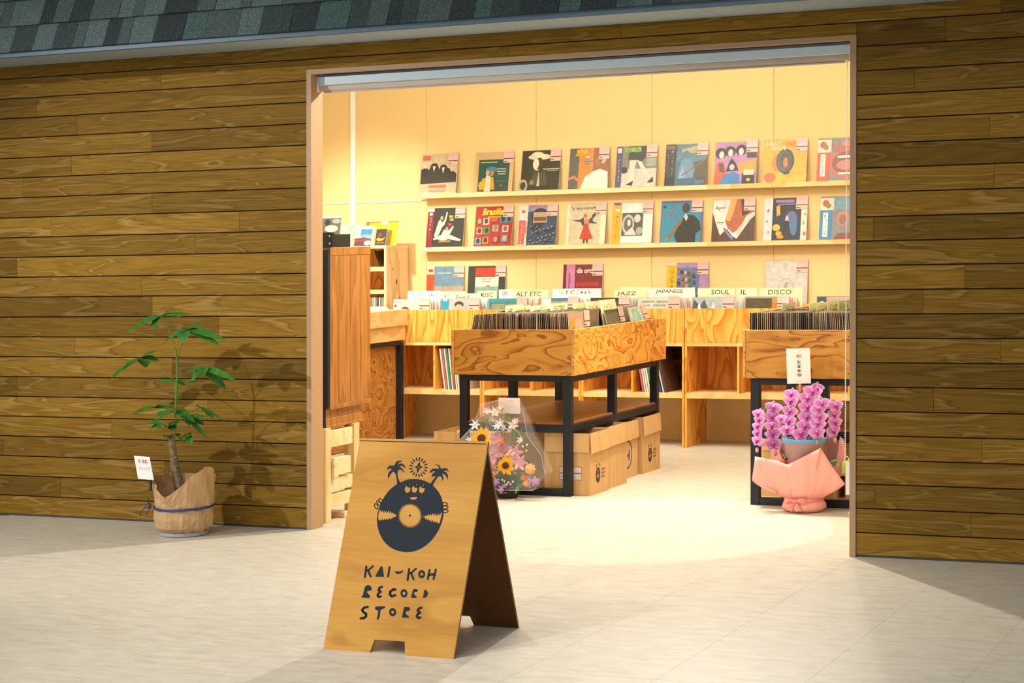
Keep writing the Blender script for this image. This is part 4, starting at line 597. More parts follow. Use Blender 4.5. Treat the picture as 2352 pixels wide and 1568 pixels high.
wallrec('pink sleeve of four cartoon heads with bright clothes on the top ledge', .684, 1, '#c48ac0',
        [('p', [(0, 0), (.04, .5), (.2, .56), (.3, .3), (.2, 0)], '#e8603c'), ('p', [(.12, 0), (.25, .24), (.45, .3), (.6, .22), (.62, 0)], '#4484c8'), ('p', [(.6, .3), (.55, .5), (.98, .58), (.96, .28), (.8, .2)], '#f0a428'), ('r', .66, .0, .96, .24, '#2a2018'), ('r', .7, .2, .94, .34, '#f4d8a8'), ('e', .14, .74, .13, .13, '#2e2420'), ('e', .36, .78, .13, .12, '#2e2420'), ('e', .62, .8, .13, .13, '#2e2420'), ('e', .16, .7, .06, .09, '#e8dcd0'), ('e', .37, .74, .06, .09, '#e8dcd0'), ('e', .62, .76, .06, .09, '#e8dcd0'), ('p', [(.28, .3), (.34, .5), (.4, .62), (.5, .5), (.58, .32)], '#241c1c'), ('e', .42, .4, .06, .07, '#d8ccc4'), ('p', [(.1, .5), (.13, .3), (.24, .28), (.2, .5)], '#5a5050'), ('r', .76, .62, .98, .74, '#3a3430'), ('e', .82, .09, .05, .04, '#f0c050')],
        tagpos=(.74, .74, .086))
wallrec('yellow sleeve with a melting black record, titled HEAT WAVE', 1.057, 1, '#f0b428',
        [('r', 0, .5, 1, 1, '#eeb42c'), ('p', [(0, 0), (0, .2), (.2, .24), (.6, .1), (1, .2), (1, 0)], '#f4c038'), ('e', .16, .12, .14, .12, '#e8742c'), ('e', .36, .46, .17, .22, '#d88a28'), ('e', .5, .5, .21, .29, '#4a443c'), ('e', .48, .5, .16, .24, '#6a6458'), ('e', .5, .5, .13, .2, '#544e42'), ('e', .51, .46, .055, .12, '#ec8434'), ('p', [(.42, .24), (.5, .22), (.62, .25), (.6, .2), (.5, .18)], '#3a3428'), ('t', 'HEAT', .05, .86, .34, .1, '#f8f0d8', 0, .02), ('t', 'WAVE', .17, .76, .34, .09, '#f8f0d8', 0, .02), ('r', .5, .86, .75, .95, '#ec8c30')])
wallrec('red and grey painted sleeve with orange banded strip, right end of the top ledge', 1.455, 1, '#8c8c90',
        [('e', .66, .4, .42, .36, '#d86a52'), ('e', .66, .4, .34, .28, '#8a5a52'), ('e', .66, .36, .24, .12, '#e08070'), ('r', .44, .52, .9, .58, '#ece4d4'), ('r', .46, .14, .88, .19, '#ece4d4'), ('e', .45, .78, .14, .1, '#b07068'), ('e', .85, .8, .14, .1, '#b07068'), ('e', .64, .86, .1, .08, '#e88864')],
        obi(.26, '#e05a3c', ('r', 0, .66, .3, .96, '#f0e0c0'), ('e', .12, .84, .07, .08, '#c85a48'), ('e', .18, .78, .06, .06, '#88884c'), ('r', .07, .1, .18, .62, '#f4ece0'), ('t', '|~6', .09, .13, .07, .46, '#e05a3c'), y0=0, y1=.7), w=.335, tagit=False)
# second ledge
wallrec('black sleeve of dancers in white, dark red paper band, left end of the lower ledge', -1.674, 2, '#34322a',
        [('p', [(.2, .28), (.3, .66), (.34, .7), (.4, .62), (.46, .7), (.5, .9), (.53, .88), (.5, .68), (.46, .56), (.4, .5), (.34, .34), (.26, .24)], '#efe0c0'), ('e', .38, .74, .04, .05, '#d8a880'), ('p', [(.18, .22), (.36, .3), (.5, .26), (.66, .3), (.94, .18), (.9, .14), (.6, .2), (.46, .16), (.3, .2), (.2, .18)], '#f0e4c8'), ('p', [(.38, .28), (.46, .44), (.6, .42), (.7, .54), (.72, .5), (.62, .3), (.5, .26)], '#f0dcc0'), ('e', .54, .46, .04, .05, '#d89878'), ('r', .58, .74, .68, .8, '#e0b830'), ('r', .6, .66, .7, .72, '#d8a428'), ('r', .56, .52, .66, .6, '#a04060'), ('r', .34, .12, .66, .17, '#a88438')],
        obi(.17, '#8a2834', ('r', 0, .9, .17, .99, '#f0dcd0'), ('e', .085, .84, .05, .04, '#e8c8c0'), ('t', '|~6', .05, .3, .07, .46, '#e8c8c0')))
wallrec('bright red sleeve with yellow script and rows of small portraits', -1.262, 2, '#b82c20',
        [('t', 'Brasilia', .18, .78, .56, .17, '#f8e020', .25, .03), ('r', .34, .72, .7, .745, '#f8e020')]
        +sum([[('r', x, y, x+.16, y+.17, c), ('e', x+.08, y+.09, .05, .065, c2)] for x, y, c, c2 in ((.04, .54, '#7a5030', '#d8a070'), (.22, .54, '#d8ccb0', '#5a4030'), (.66, .58, '#3c90b0', '#4a3024'), (.82, .58, '#3c90b0', '#5a3024'), (.06, .3, '#c8a868', '#5a3c28'), (.25, .3, '#48a060', '#4a3020'), (.48, .36, '#9cb8a8', '#b07850'), (.74, .34, '#e8dccc', '#c04838'), (.04, .04, '#70a8c8', '#4a3024'), (.24, .06, '#e08850', '#503020'), (.5, .08, '#805038', '#c89068'), (.74, .1, '#48a0c0', '#e8b070'))], [])
        +[('r', .42, .6, .62, .72, '#c86030')])
wallrec('blue grey crowd photo sleeve with a salmon and white paper band', -.893, 2, '#485468',
        [('r', .2, .84, 1, 1, '#88a8c0'), ('r', .3, .92, .7, .98, '#c878a8'), ('e', .55, .72, .22, .2, '#3a3a3c'), ('r', .38, .56, .74, .82, '#c8a888'), ('r', .40, .6, .72, .7, '#7a5c48')]+[('e', .3+.65*((i*37) % 50)/50, .05+.45*((i*23) % 40)/40, .03, .022, ['#5c7890', '#2c3444', '#7a9cb0', '#384860', '#8c7868'][i % 5]) for i in range(46)],
        obi(.24, '#f0e0d8', ('e', .12, .84, .05, .04, '#e06848'), ('r', .02, .02, .18, .62, '#e06a58'), ('t', '|~8', .06, .04, .09, .54, '#f4e8e0'), ('r', .19, .3, .22, .6, '#e06a58')))
wallrec("beige sleeve of a dancing couple, red skirt, lettered 's wonderful", -.495, 2, '#d8c8a4',
        [('r', 0, 0, .08, 1, '#f0e4c8'), ('r', .86, 0, 1, 1, '#f4e8cc'), ('t', "'s wonderful", .12, .85, .7, .08, '#4a4634', 0, .01), ('p', [(.36, .14), (.44, .4), (.44, .5), (.56, .5), (.58, .4), (.7, .14), (.52, .1)], '#c8482c'), ('p', [(.2, .58), (.16, .6), (.34, .6), (.44, .66), (.46, .5), (.42, .44), (.38, .54)], '#4a5044'), ('p', [(.56, .52), (.6, .66), (.74, .8), (.78, .76), (.66, .6), (.7, .54), (.78, .52), (.76, .5)], '#4a5044'), ('e', .48, .7, .05, .05, '#c07850'), ('e', .6, .68, .045, .05, '#e8b890'), ('p', [(.46, .5), (.46, .62), (.58, .62), (.58, .5)], '#e88858'), ('r', .46, .03, .5, .12, '#4a3c30'), ('r', .54, .03, .58, .12, '#4a3c30')])
wallrec('white sleeve with a grey engraved picture and a yellow paper band', -.120, 2, '#f6f0e6',
        [('r', .24, .18, .76, .74, '#5c5a50'), ('e', .40, .46, .15, .24, '#c8c4b4'), ('e', .4, .46, .11, .18, '#6c6a5e'), ('e', .62, .6, .08, .1, '#d8d4c4'), ('e', .68, .3, .08, .1, '#b0ac9c'), ('p', [(.3, .2), (.5, .4), (.62, .2)], '#dcd8c8'), ('e', .42, .5, .04, .08, '#e8e4d4')],
        obi(.22, '#f0b020', ('r', .03, .93, .2, .99, '#5068a0'), ('r', .06, .78, .18, .84, '#e8e0d8'), ('t', '|~8', .07, .08, .08, .62, '#7a5010')))
wallrec('turquoise sleeve of a horn player in a dark suit, purple edge', .265, 2, '#3c94b4',
        [('r', 0, .95, 1, 1, '#6860a8'), ('r', 0, 0, .02, 1, '#6860a8'), ('r', .98, 0, 1, 1, '#6860a8'), ('p', [(.42, 0), (.34, .16), (.44, .4), (.56, .6), (.66, .66), (.8, .64), (.94, .5), (.98, .3), (.86, .2), (.86, 0)], '#34322c'), ('e', .6, .82, .09, .12, '#4a3c30'), ('p', [(.56, .62), (.6, .7), (.66, .6), (.62, .5)], '#d8d4c4'), ('p', [(.16, .1), (.2, .06), (.5, .44), (.56, .6), (.5, .56), (.4, .46)], '#8c7040'), ('e', .17, .09, .05, .04, '#a88850'), ('e', .08, .86, .04, .035, '#2c5060'),
         ('t', '~4', .22, .8, .16, .07, '#d06060', 0, .02), ('t', '~8', .1, .71, .34, .07, '#d06060', 0, .02), ('t', '~8', .08, .62, .36, .07, '#d06060', 0, .02), ('t', '~5', .2, .53, .2, .07, '#d06060', 0, .02)])
wallrec('white sleeve of a close face and fleece collar, lettered April', .667, 2, '#f4ece0',
        [('p', [(.42, 1), (.36, .7), (.3, .5), (.38, .3), (.5, .2), (.66, .3), (.8, .6), (1, .7), (1, 1)], '#c06a44'), ('p', [(.42, 1), (.34, .66), (.32, .5), (.42, .48), (.5, .7), (.56, 1)], '#f0b060'), ('p', [(.66, 1), (.7, .6), (.82, .64), (1, .8), (1, 1)], '#5a3428'), ('p', [(0, 0), (.0, .7), (.1, .4), (.2, .14), (.35, .3), (.5, .12), (.6, .06), (1, .66), (1, 0)], '#5c4034'), ('p', [(.58, .12), (.62, .3), (.86, .58), (1, .68), (1, .6), (.8, .42), (.66, .16)], '#e8d8c0'), ('p', [(.26, .3), (.4, .12), (.5, .02), (.52, .1), (.4, .2), (.3, .34)], '#8c84b8'), ('t', 'April', .05, .74, .24, .1, '#3a2c28', .2, 0), ('r', .12, .44, .28, .46, '#a89888')])
wallrec('dark sleeve of blue haze and yellow flowers with white figured side strips', 1.058, 2, '#2c2e34',
        [('r', .86, 0, 1, 1, '#efe4d4'), ('e', .95, .15, .03, .05, '#d8604c'), ('e', .92, .4, .02, .04, '#88a068'), ('e', .95, .6, .02, .03, '#c89048'), ('e', .3, .3, .09, .08, '#f0c030'), ('e', .36, .16, .07, .06, '#e8b428'), ('p', [(.3, .56), (.28, .8), (.36, .84), (.38, .6)], '#e8b430'), ('e', .64, .48, .14, .2, '#6470a0'), ('e', .7, .3, .08, .2, '#4c7ca8'), ('e', .54, .5, .04, .08, '#d8c8c8'), ('e', .54, .36, .06, .1, '#20202c'), ('e', .4, .08, .08, .05, '#d89430'), ('r', .32, .82, .84, .86, '#8c70a0'), ('r', .26, .88, .7, .95, '#a080b0')],
        obi(.20, '#ece0e0', ('e', .1, .7, .03, .04, '#c86868'), ('e', .08, .45, .03, .03, '#9898b0'), ('e', .12, .2, .03, .03, '#c8a0a0')))
wallrec('grey blue sleeve with a reddish round shape, right end of the lower ledge', 1.474, 2, '#8c8884',
        [('p', [(.2, .7), (.3, 1), (1, 1), (1, .66)], '#7ca0b0'), ('e', .5, .48, .14, .18, '#c88470'), ('e', .5, .46, .08, .11, '#a06a5c'), ('p', [(.3, 0), (.4, .14), (1, .16), (1, 0)], '#8a5048'), ('e', .85, .4, .12, .2, '#8a786c')],
        obi(.26, '#3c8cc0', ('r', 0, .68, .3, .96, '#f0e0c0'), ('e', .12, .84, .07, .08, '#c85a48'), ('e', .18, .78, .06, .06, '#88884c'), ('r', .07, .06, .18, .62, '#f4f0e8'), ('t', '|~6', .09, .09, .07, .48, '#3c8cc0'), y1=.7), w=.335, tagit=False)
# row standing on the bins
wallrec('dusk sky sleeve with an orange paper band, standing behind the left bins', -1.686, 3, '#8ca0a8',
        [('r', .2, .5, 1, 1, '#7898ac'), ('r', .2, .3, 1, .5, '#b8a890'), ('r', .2, 0, 1, .3, '#e0a458'), ('e', .6, .36, .3, .03, '#e8b870'), ('r', .28, .82, .66, .84, '#d8e0e0')], obi(.2, '#e85c34', ('r', 0, .8, .2, 1, '#f0dcc8'), ('r', .04, .86, .16, .93, '#e05030'), ('r', .08, .3, .12, .7, '#d04c2c')), group='sleeves standing behind the back bins')
wallrec('dark sleeve with a red block and a pale sea picture, behind the left bins', -1.330, 3, '#3c3e34',
        [('r', .2, .74, .72, .95, '#d8402c'), ('r', .2, .2, .82, .72, '#f0e4c8'), ('r', .2, .2, .82, .48, '#8cb0a4'), ('p', [(.48, .48), (.5, .51), (.58, .51), (.6, .48)], '#b85848'), ('r', .36, .66, .64, .68, '#a89880'), ('r', .38, .6, .6, .62, '#a89880')], group='sleeves standing behind the back bins')
wallrec('maroon sleeve lettered dis orch with a pink paper band', -.526, 3, '#8a3438',
        [('e', .6, .3, .2, .12, '#c86040'), ('e', .85, .26, .14, .14, '#a84838'), ('t', 'dis orch', .34, .78, .44, .13, '#f4ece4', 0, .03), ('r', .34, .46, .9, .56, '#c03c34'), ('p', [(.3, .1), (.5, .34), (.7, .1)], '#e07848'), ('p', [(.7, .1), (.86, .3), (1, .1)], '#d87040')], obi(.3, '#d888b0', ('r', 0, 0, .08, 1, '#702c34'), ('r', .14, .2, .18, .8, '#a85888')), group='sleeves standing behind the back bins')
wallrec('crowded blue and violet painted sleeve with a yellow paper band', .309, 3, '#b894c4',
        [('r', .24, 0, .78, .88, '#7484a8')]+[('e', .27+.46*((i*29) % 41)/41, .04+.76*((i*17) % 37)/37, .04, .05, ['#4c5c80', '#a8b070', '#d86048', '#889cc0', '#5c6858', '#c8b890', '#3c4868'][i % 7]) for i in range(40)], obi(.24, '#f4c414', ('r', 0, .94, .24, 1, '#e8dccc'), ('t', '|リンクオブ中', .08, .1, .08, .74, '#3a3018')), group='sleeves standing behind the back bins')
wallrec('plain pale sleeve with a round embossed emblem, behind the soul bins', 1.059, 3, '#e0d8cc',
        [('e', .5, .42, .17, .17, '#b8b0a4'), ('e', .505, .415, .155, .16, '#e0d8cc'), ('p', [(.44, .34), (.5, .5), (.58, .48), (.52, .44), (.56, .34), (.5, .4)], '#a8a094'), ('r', .38, .66, .6, .665, '#c0b8ac')], group='sleeves standing behind the back bins', h=.318)

# two wall ledges
for nm, z0, z1, lab in (('upper', 1.842, 1.8775, 'upper pine ledge on the back wall holding nine record sleeves'), ('lower', 1.4265, 1.4605, 'lower pine ledge on the back wall holding nine record sleeves')):
    t = thing('wall_ledge', lab, 'shelf', (0, 4.67, z0), 'pine ledges on the back wall')
    for a, b in ((-1.70, .651), (.652, 2.6)): put('ledge_board', Mesh().bev(a, b, 4.62, 4.722, z0, z1, PINE if a < 0 else PLY_PALE, .002), t)
    put('screw', Mesh().ball((-.6, 4.62, (z0+z1)/2), .003, STEEL, 6, 4), t)

# ---- shelf units with bins along the back wall
BX = [(-1.778, -.984), (-.980, -.184), (-.180, .612), (.617, 1.409), (1.413, 2.205)]
ULAB = ['left plywood bin unit beside the counter', 'second plywood bin unit from the counter', 'third plywood bin unit, behind the middle browser', 'fourth plywood bin unit, with its open side standing clear', 'right plywood bin unit, behind the orchid browser']
Y0, Y1 = 4.22, 4.66
for (a, b), lab in zip(BX, ULAB):
    u = thing('record_bin_unit', lab, 'shelf unit', ((a+b)/2, 4.44, 0), 'plywood record bin units'); mid = (a+b)/2
    for x in (a, b-.016): put('side_panel', Mesh().bev(x, x+.016, Y0, Y1, 0, .99, PLY_Z, .001), u)
    for z0, z1, n_ in ((.722, .748, 'bin_bottom'), (.352, .389, 'shelf')): put(n_, Mesh().bev(a+.016, b-.016, Y0+.001, Y1-.02, z0, z1, PLY_PALE, .001), u)
    put('divider', Mesh().bev(mid-.008, mid+.008, Y0+.001, Y1-.02, .389, .722, PLY_Z, .001), u)
    if a < 1.4: put('divider', Mesh().bev(mid-.008, mid+.008, Y0+.018, Y1-.02, .748, .97, PLY_Z, .001), u)
    for x0, x1 in ((a+.0165, mid-.0005), (mid+.0005, b-.0165)): put('front_panel', Mesh().bev(x0, x1, Y0, Y0+.016, .7485, .99, PLY_Z, .001), u, org=(x0, Y0, .75))
    put('back_panel', Mesh().box(a+.016, b-.016, Y1-.02, Y1-.008, .352, .99, PLY_Z), u)
    put('top_rail', Mesh().bev(a, b, Y1, 4.72, .975, .999, PLY_PALE, .001), u)

# ---- bin contents
def rec_mesh(name, axis, leanang, w=.315, h=.313, th=.0042, cov=None, edge=None):
    m = Mesh(); c = cov or SLEEVE; e = edge or SLEDGE
    if axis == 'x': m.box(-th/2, th/2, 0, w, 0, h, e, side=c); f = lambda p: (p[0]+p[2]*sin(leanang), p[1], p[2]*cos(leanang))
    else:
        m.box(0, w, -th/2, th/2, 0, h, e)
        m.mi[2] = m.mat(c); m.mi[4] = m.mat(c); f = lambda p: (p[0], p[1]+p[2]*sin(leanang), p[2]*cos(leanang))
    m.v = [f(p) for p in m.v]; return m.data(name)
def binrec(me, loc, label, group, name='record'):
    o = inst(name, me, None, loc); tag(o, label, 'record', group); return o
RY = [rec_mesh('record', 'y', a, cov=SLPALE) for a in (.06, .09, .12)]
def front_rec(label, x, y, z, w, h, ang, bg, shapes, ob=None, tagpos=(.74, .72, .085), grp='front records of the back bins'):
    return sleeve(label, x, z, y, y+sin(ang)*h, w, h*cos(ang), bg, shapes, ob, group=grp, tagpos=tagpos)
GR = [(-1.760, .31, 'pale front record of the leftmost bin beside the counter', '#e8d8c8', [('e', .32, .72, .12, .1, '#6a5844'), ('p', [(0, 0), (.2, .7), (.6, .74), (.8, 0)], '#c8b8a8')], [('r', 0, 0, .2, 1, '#f0dcd4'), ('e', .06, .84, .03, .03, '#a83848'), ('r', .02, .93, .18, .945, '#c88888')]),
      (-1.352, .345, 'grey portrait record with a turquoise band, second bin', '#c8bcb8', [('e', .46, .86, .12, .08, '#5a4c44'), ('e', .46, .79, .09, .08, '#e0bca8'), ('p', [(.2, .6), (.3, .72), (.6, .72), (.75, .6)], '#e07868')], [('r', 0, .74, .2, .99, '#3aa0b8'), ('r', .04, .95, .16, .985, '#f0f0e8'), ('r', .02, .68, .18, .74, '#e8f0ec'), ('r', 0, 0, .2, .66, '#3aa0b8')]),
      (-.958, .33, 'turquoise edged record with a grey picture, third bin', '#3ca0b0', [('r', .06, 0, 1, .9, '#6c5c48'), ('r', .08, 0, 1, .88, '#98a088'), ('e', .7, .7, .2, .12, '#e0964c')], None),
      (-.545, .33, 'record with a white corner card and striped edge, fourth bin', '#b89858', [('r', .3, .93, .8, 1, '#4884b0'), ('r', .3, .8, .8, .92, '#c89c50'), ('r', .06, .7, .3, .99, '#fbf8f0')], None),
      (-.135, .31, 'black record with red lettering in the jazz bin', '#3a3830', [('t', '~9', .1, .86, .6, .1, '#e04434', 0, .03), ('r', .3, .7, .7, .82, '#6a6050')], None),
      (.235, .34, 'cream record with blue script in the Japanese bin', '#ecdcc4', [('r', .1, .88, .4, .92, '#98a8a8'), ('r', .45, .88, .72, .92, '#98a8a8'), ('r', .06, .8, .3, .84, '#a0b0ac'), ('r', .36, .8, .66, .84, '#a0b0ac'), ('t', '~6', .1, .68, .5, .07, '#6890a8')], None),
      (.645, .35, 'silver and white record in the soul bin', '#b8c0c4', [('p', [(0, .6), (.05, .95), (.2, .8), (.3, .95), (.4, .7), (.5, .6)], '#5c6468'), ('p', [(.1, .6), (.18, .9), (.26, .6)], '#f4f0ec'), ('p', [(.4, .6), (.5, .9), (.6, .6)], '#e8e8e4'), ('e', .66, .6, .1, .05, '#8c9498')], None),
      (1.045, .33, 'brown and orange record in the disco bin', '#5c5438', [('r', .6, 0, 1, 1, '#f08828'), ('r', .6, .82, 1, .86, '#e87820'), ('r', 0, .96, 1, 1, '#a8a090')], None),
      (1.56, .33, 'dark record with a small round photo, last bin in view', '#a07868', [('r', .02, .64, .22, .98, '#2c3430'), ('e', .12, .8, .07, .09, '#e8e0d0'), ('r', .22, .9, 1, .98, '#c8a090')], None)]
for gi, (x, w, lab, bg, sh, ob) in enumerate(GR):
    yf = 4.262
    front_rec(lab, x, yf, .7485, min(w, .325), .325, .08, bg, sh, ob, tagpos=(.72, .74, .085))
    for k in range(12):
        me = RY[(k+gi) % 2]; yy = yf+.016+.0235*k
        binrec(me, (x+.003*((k*5+gi) % 4)+(.012 if k > 3 else 0), yy, .7485), 'pale sleeved record packed in the back bins, only its upper edge in sight', 'records packed in the back bins')
# divider cards with hand lettering
CARD = plain('#f0e6b4', .6, var=.02, name='yellow_card'); CARDW = plain('#f8f2dc', .6, var=.02, name='white_card'); CARDG = plain('#dfe6a8', .6, var=.02, name='lime_card')
def card_y(x0, x1, y, z1, text, mat, lab, tx=(.25, .5), z0=.7485, grp='genre cards in the back bins', colr='#4a5a48', name='divider_card'):
    o = put(name, Mesh().box(x0, x1, y, y+.0025, z0, z1, mat)); tag(o, lab, 'divider card', grp)
    if text:
        m = Mesh(); F = frame((x0, y-.0002, z0), (1, 0, 0), (0, 0, 1)); w = x1-x0
        put_text(m, F, text, tx[0]*w, z1-z0-.046, tx[1]*w, .034, ink(colr, .6, 0), 1, .12, .006); put('lettering', m, o, org=tuple(F[0]))
for x0, x1, y, z1, t_, mt, lab, tx in ((-1.735, -1.45, 4.47, 1.128, '~11', CARDW, 'pale card with green scribbled lettering over the leftmost bin', (.1, .8)), (-1.448, -1.225, 4.44, 1.122, '~7', CARD, 'yellow card with small scribbled lettering behind the French card', (.2, .6)), (-1.335, -1.075, 4.40, 1.107, 'French', CARD, 'yellow card reading French', (.2, .45)), (-1.16, -1.0, 4.52, 1.122, 'MUSIC', CARD, 'yellow card reading MUSIC', (.1, .7)), (-1.0, -.85, 4.56, 1.130, 'OK', CARDW, 'white card reading OK', (.2, .3)), (-.86, -.56, 4.50, 1.125, 'ALT ETC', CARD, 'yellow card reading ALT ETC', (.1, .7)),
                                       (-.53, -.135, 4.50, 1.133, '~9', CARDW, 'white card with faint lettering left of the JAZZ card', (.1, .7)), (-.02, .232, 4.47, 1.120, 'JAZZ', CARD, 'pale yellow card reading JAZZ', (.08, .62)), (.0, .24, 4.54, 1.140, '', CARD, 'blank pale yellow card behind the JAZZ card', (0, 1)), (.242, .60, 4.49, 1.133, 'JAPANESE', CARDW, 'white card reading JAPANESE', (.15, .6)),
                                       (.625, .905, 4.48, 1.128, 'SOUL', CARD, 'pale card reading SOUL', (.36, .5)), (.91, 1.065, 4.50, 1.126, 'IL', CARD, 'pale card reading IL', (.2, .3)), (1.085, 1.40, 4.49, 1.124, 'DISCO', CARDG, 'lime yellow card reading DISCO', (.2, .55))):
    card_y(x0, x1, y, z1, t_, mt, lab, tx)

# ================================================================ BROWSER TABLES
def browser(lab, bx, by, n_back):
    t = thing('record_browser', lab, 'record bin', (bx+.397, by+.78, 0), 'steel framed record browsers')
    W, D = .794, 1.56; x1, y1 = bx+W, by+D; zb, zt = .7085, .976
    put('end_panel', Mesh().bev(bx+.019, x1-.019, by+.001, by+.019, zb, zt, PLY_X, .001), t, org=(bx, by, zb))
    put('end_panel', Mesh().bev(bx+.019, x1-.019, y1-.019, y1-.001, zb, zt, PLY_X, .001), t, org=(bx, y1, zb))
    for x in (bx, x1-.0185):
        m = Mesh().box(x, x+.0185, by+.002, y1-.002, zb, zt, PLY_S, top=PLY_EDGE)
        for yy in (by, y1-.002):
            for q in range(5): m.box(x+.0037*q, x+.0037*(q+1)-.0004, yy, yy+.002, zb, zt, PLY_EDGE if q % 2 else LARCH)
        # the sheet's grain runs along the table
        put('side_panel', m, t, org=(x, by, zb))
    put('bin_bottom', Mesh().box(bx+.0185, x1-.0185, by+.019, y1-.019, .745, .757, LARCH), t)
    for q in range(1, 4): put('bin_divider', Mesh().bev(bx+.0185, x1-.0185, by+.02+.38*q, by+.032+.38*q, .757, .95, PLY_X, .001), t)
    for px_ in (bx+.2, bx+.6): put('screw', Mesh().ball((px_, by+.0008, zb+.03), .0035, STEEL, 8, 4).ball((px_, by+.0008, zt-.035), .0035, STEEL, 8, 4), t)
    lx = (bx+.036, bx+W-.036-.05); ly = (by+.035, by+.735, by+1.485)
    for x in lx:
        for y in ly: put('leg', Mesh().bev(x, x+.05, y, y+.045, 0, .708, STEEL, .002), t)
        for z0, z1 in ((.666, .708), (.372, .416)):
            for ya, yb in zip(ly, ly[1:]): put('rail', Mesh().bev(x+.002, x+.048, ya+.045, yb, z0, z1, STEEL, .002), t)
    for y in ly:
        put('rail', Mesh().bev(lx[0]+.05, lx[1], y+.001, y+.044, .67, .708, STEEL, .002), t)
        put('rail', Mesh().bev(lx[0]+.05, lx[1], y+.001, y+.044, .372, .416, STEEL, .002), t)
    put('rail', Mesh().bev(lx[0]+.05, lx[1], ly[0]+.001, ly[0]+.044, 0, .042, STEEL, .002), t)
    for ya, yb in ((ly[0]+.01, ly[1]+.02), (ly[1]+.023, ly[2]+.03)): put('shelf_board', Mesh().bev(lx[0]+.01, lx[1]+.04, ya, yb, .4165, .429, SHELFW, .001), t)
    return t
browser('middle plywood record browser on a black steel frame with kraft cartons beneath', .087, 1.54, 0)
browser('right plywood record browser behind the orchid, half hidden by the door frame', 1.912, 1.50, 0)
LXD = {}
def lx(a):
    a = round(a*2)/2
    if a not in LXD: LXD[a] = rec_mesh('record', 'x', radians(a), h=.312)
    return LXD[a]
# front row of the middle browser
x = .165
for k in range(58):
    a = 11-13*(k/22) if k < 22 else -3*((k-22)/36)-.2
    binrec(lx(a), (x, 1.575, .7575), 'record in the front row of the middle browser, only its edge showing', 'records in the front row of the middle browser'); x += .0117
for k in range(24): binrec(lx(0), (.20+.0235*k, 1.955, .7575), 'record in the second row of the middle browser, hidden but for its top', 'records in the second row of the middle browser')
for k in range(16): binrec(lx(-12), (.43+.0235*k, 2.342, .7575), 'dark record leaning in the third row of the middle browser', 'records in the third row of the middle browser')
for k in range(6): binrec(lx(-12), (.62+.03*k, 2.722, .7575), 'record leaning in the rear row of the middle browser', 'records in the rear row of the middle browser')
for k in range(56): binrec(lx(0 if k < 30 else -(k-30)*.25), (1.945+.0112*k, 1.533, .7575), 'record in the front row of the right browser, only its edge showing', 'records in the front row of the right browser')
for k in range(18): binrec(lx(0), (1.96+.034*k, 1.915, .7575), 'record in the second row of the right browser, hidden but for its top', 'records in the second row of the right browser')
def side_rec(label, x, y, ang, bg, shapes, pale=False, h=.312, tp=(.73, .72, .085), name='record_sleeve'):
    # sleeve whose picture faces along +X
    d = Vector((-sin(radians(ang)), 0, cos(radians(ang)))); F = (Vector((x, y, .7575)), Vector((0, 1, 0)), d)
    r = put(name, Mesh().prism(F, [(0, 0), (.315, 0), (.315, h), (0, h)], .004, ink('#b8a888'), plain('#d8c8a8', .5)), org=tuple(F[0])); tag(r, label, 'record', 'face-on records in the middle browser')
    c = Mesh(); draw(c, F, .315, h, [('r', .01, .01, .99, .99, bg)]+shapes); put('cover', c, r, org=tuple(F[0])); price_tag(r, F, .315, h, tuple(F[0]), *tp)
side_rec('brown face-on record at the right end of the middle browser front row', .852, 1.572, 4, '#c89878', [('r', .05, .1, .25, .9, '#d89838'), ('e', .45, .75, .2, .15, '#e0b090'), ('p', [(.1, .6), (.3, .8), (.2, .6)], '#b06828')])
side_rec('dark grey face-on record in the third row of the middle browser', .825, 2.342, 15, '#6a6450', [('p', [(.4, .4), (.5, .85), (.6, .4)], '#8a6450'), ('r', .05, .93, .95, .98, '#504c40')])
side_rec('mint green face-on record in the rear row of the middle browser', .838, 2.722, 15, '#e0dcc8', [('p', [(.1, .6), (.2, .95), (.5, .98), (.6, .8), (.7, .6), (.6, .3)], '#8cd0b4'), ('e', .3, .8, .15, .1, '#a8dcc4')])
def card_x(x, y, z1, text, mat, lab, grp='genre cards in the browsers', w=.27):
    tn = math.tan(radians(12)) if 2.3 < y < 2.4 else 0; b = x+(z1-.7575)*tn
    m = Mesh().box(b-.0012, b+.0012, y, y+w, .7575, z1, mat); m.v = [(p-(r-.7575)*tn, q, r) for p, q, r in m.v]; o = put('divider_card', m); tag(o, lab, 'divider card', grp)
    if text:
        m = Mesh(); F = frame((b+.0015, y, .7575), (0, 1, 0), (-tn, 0, 1)); put_text(m, F, text, .18*w, z1-.7575-.05, .62*w, .034, ink('#6a7a38', .6, 0), 1, .12, .006); put('lettering', m, o, org=tuple(F[0]))
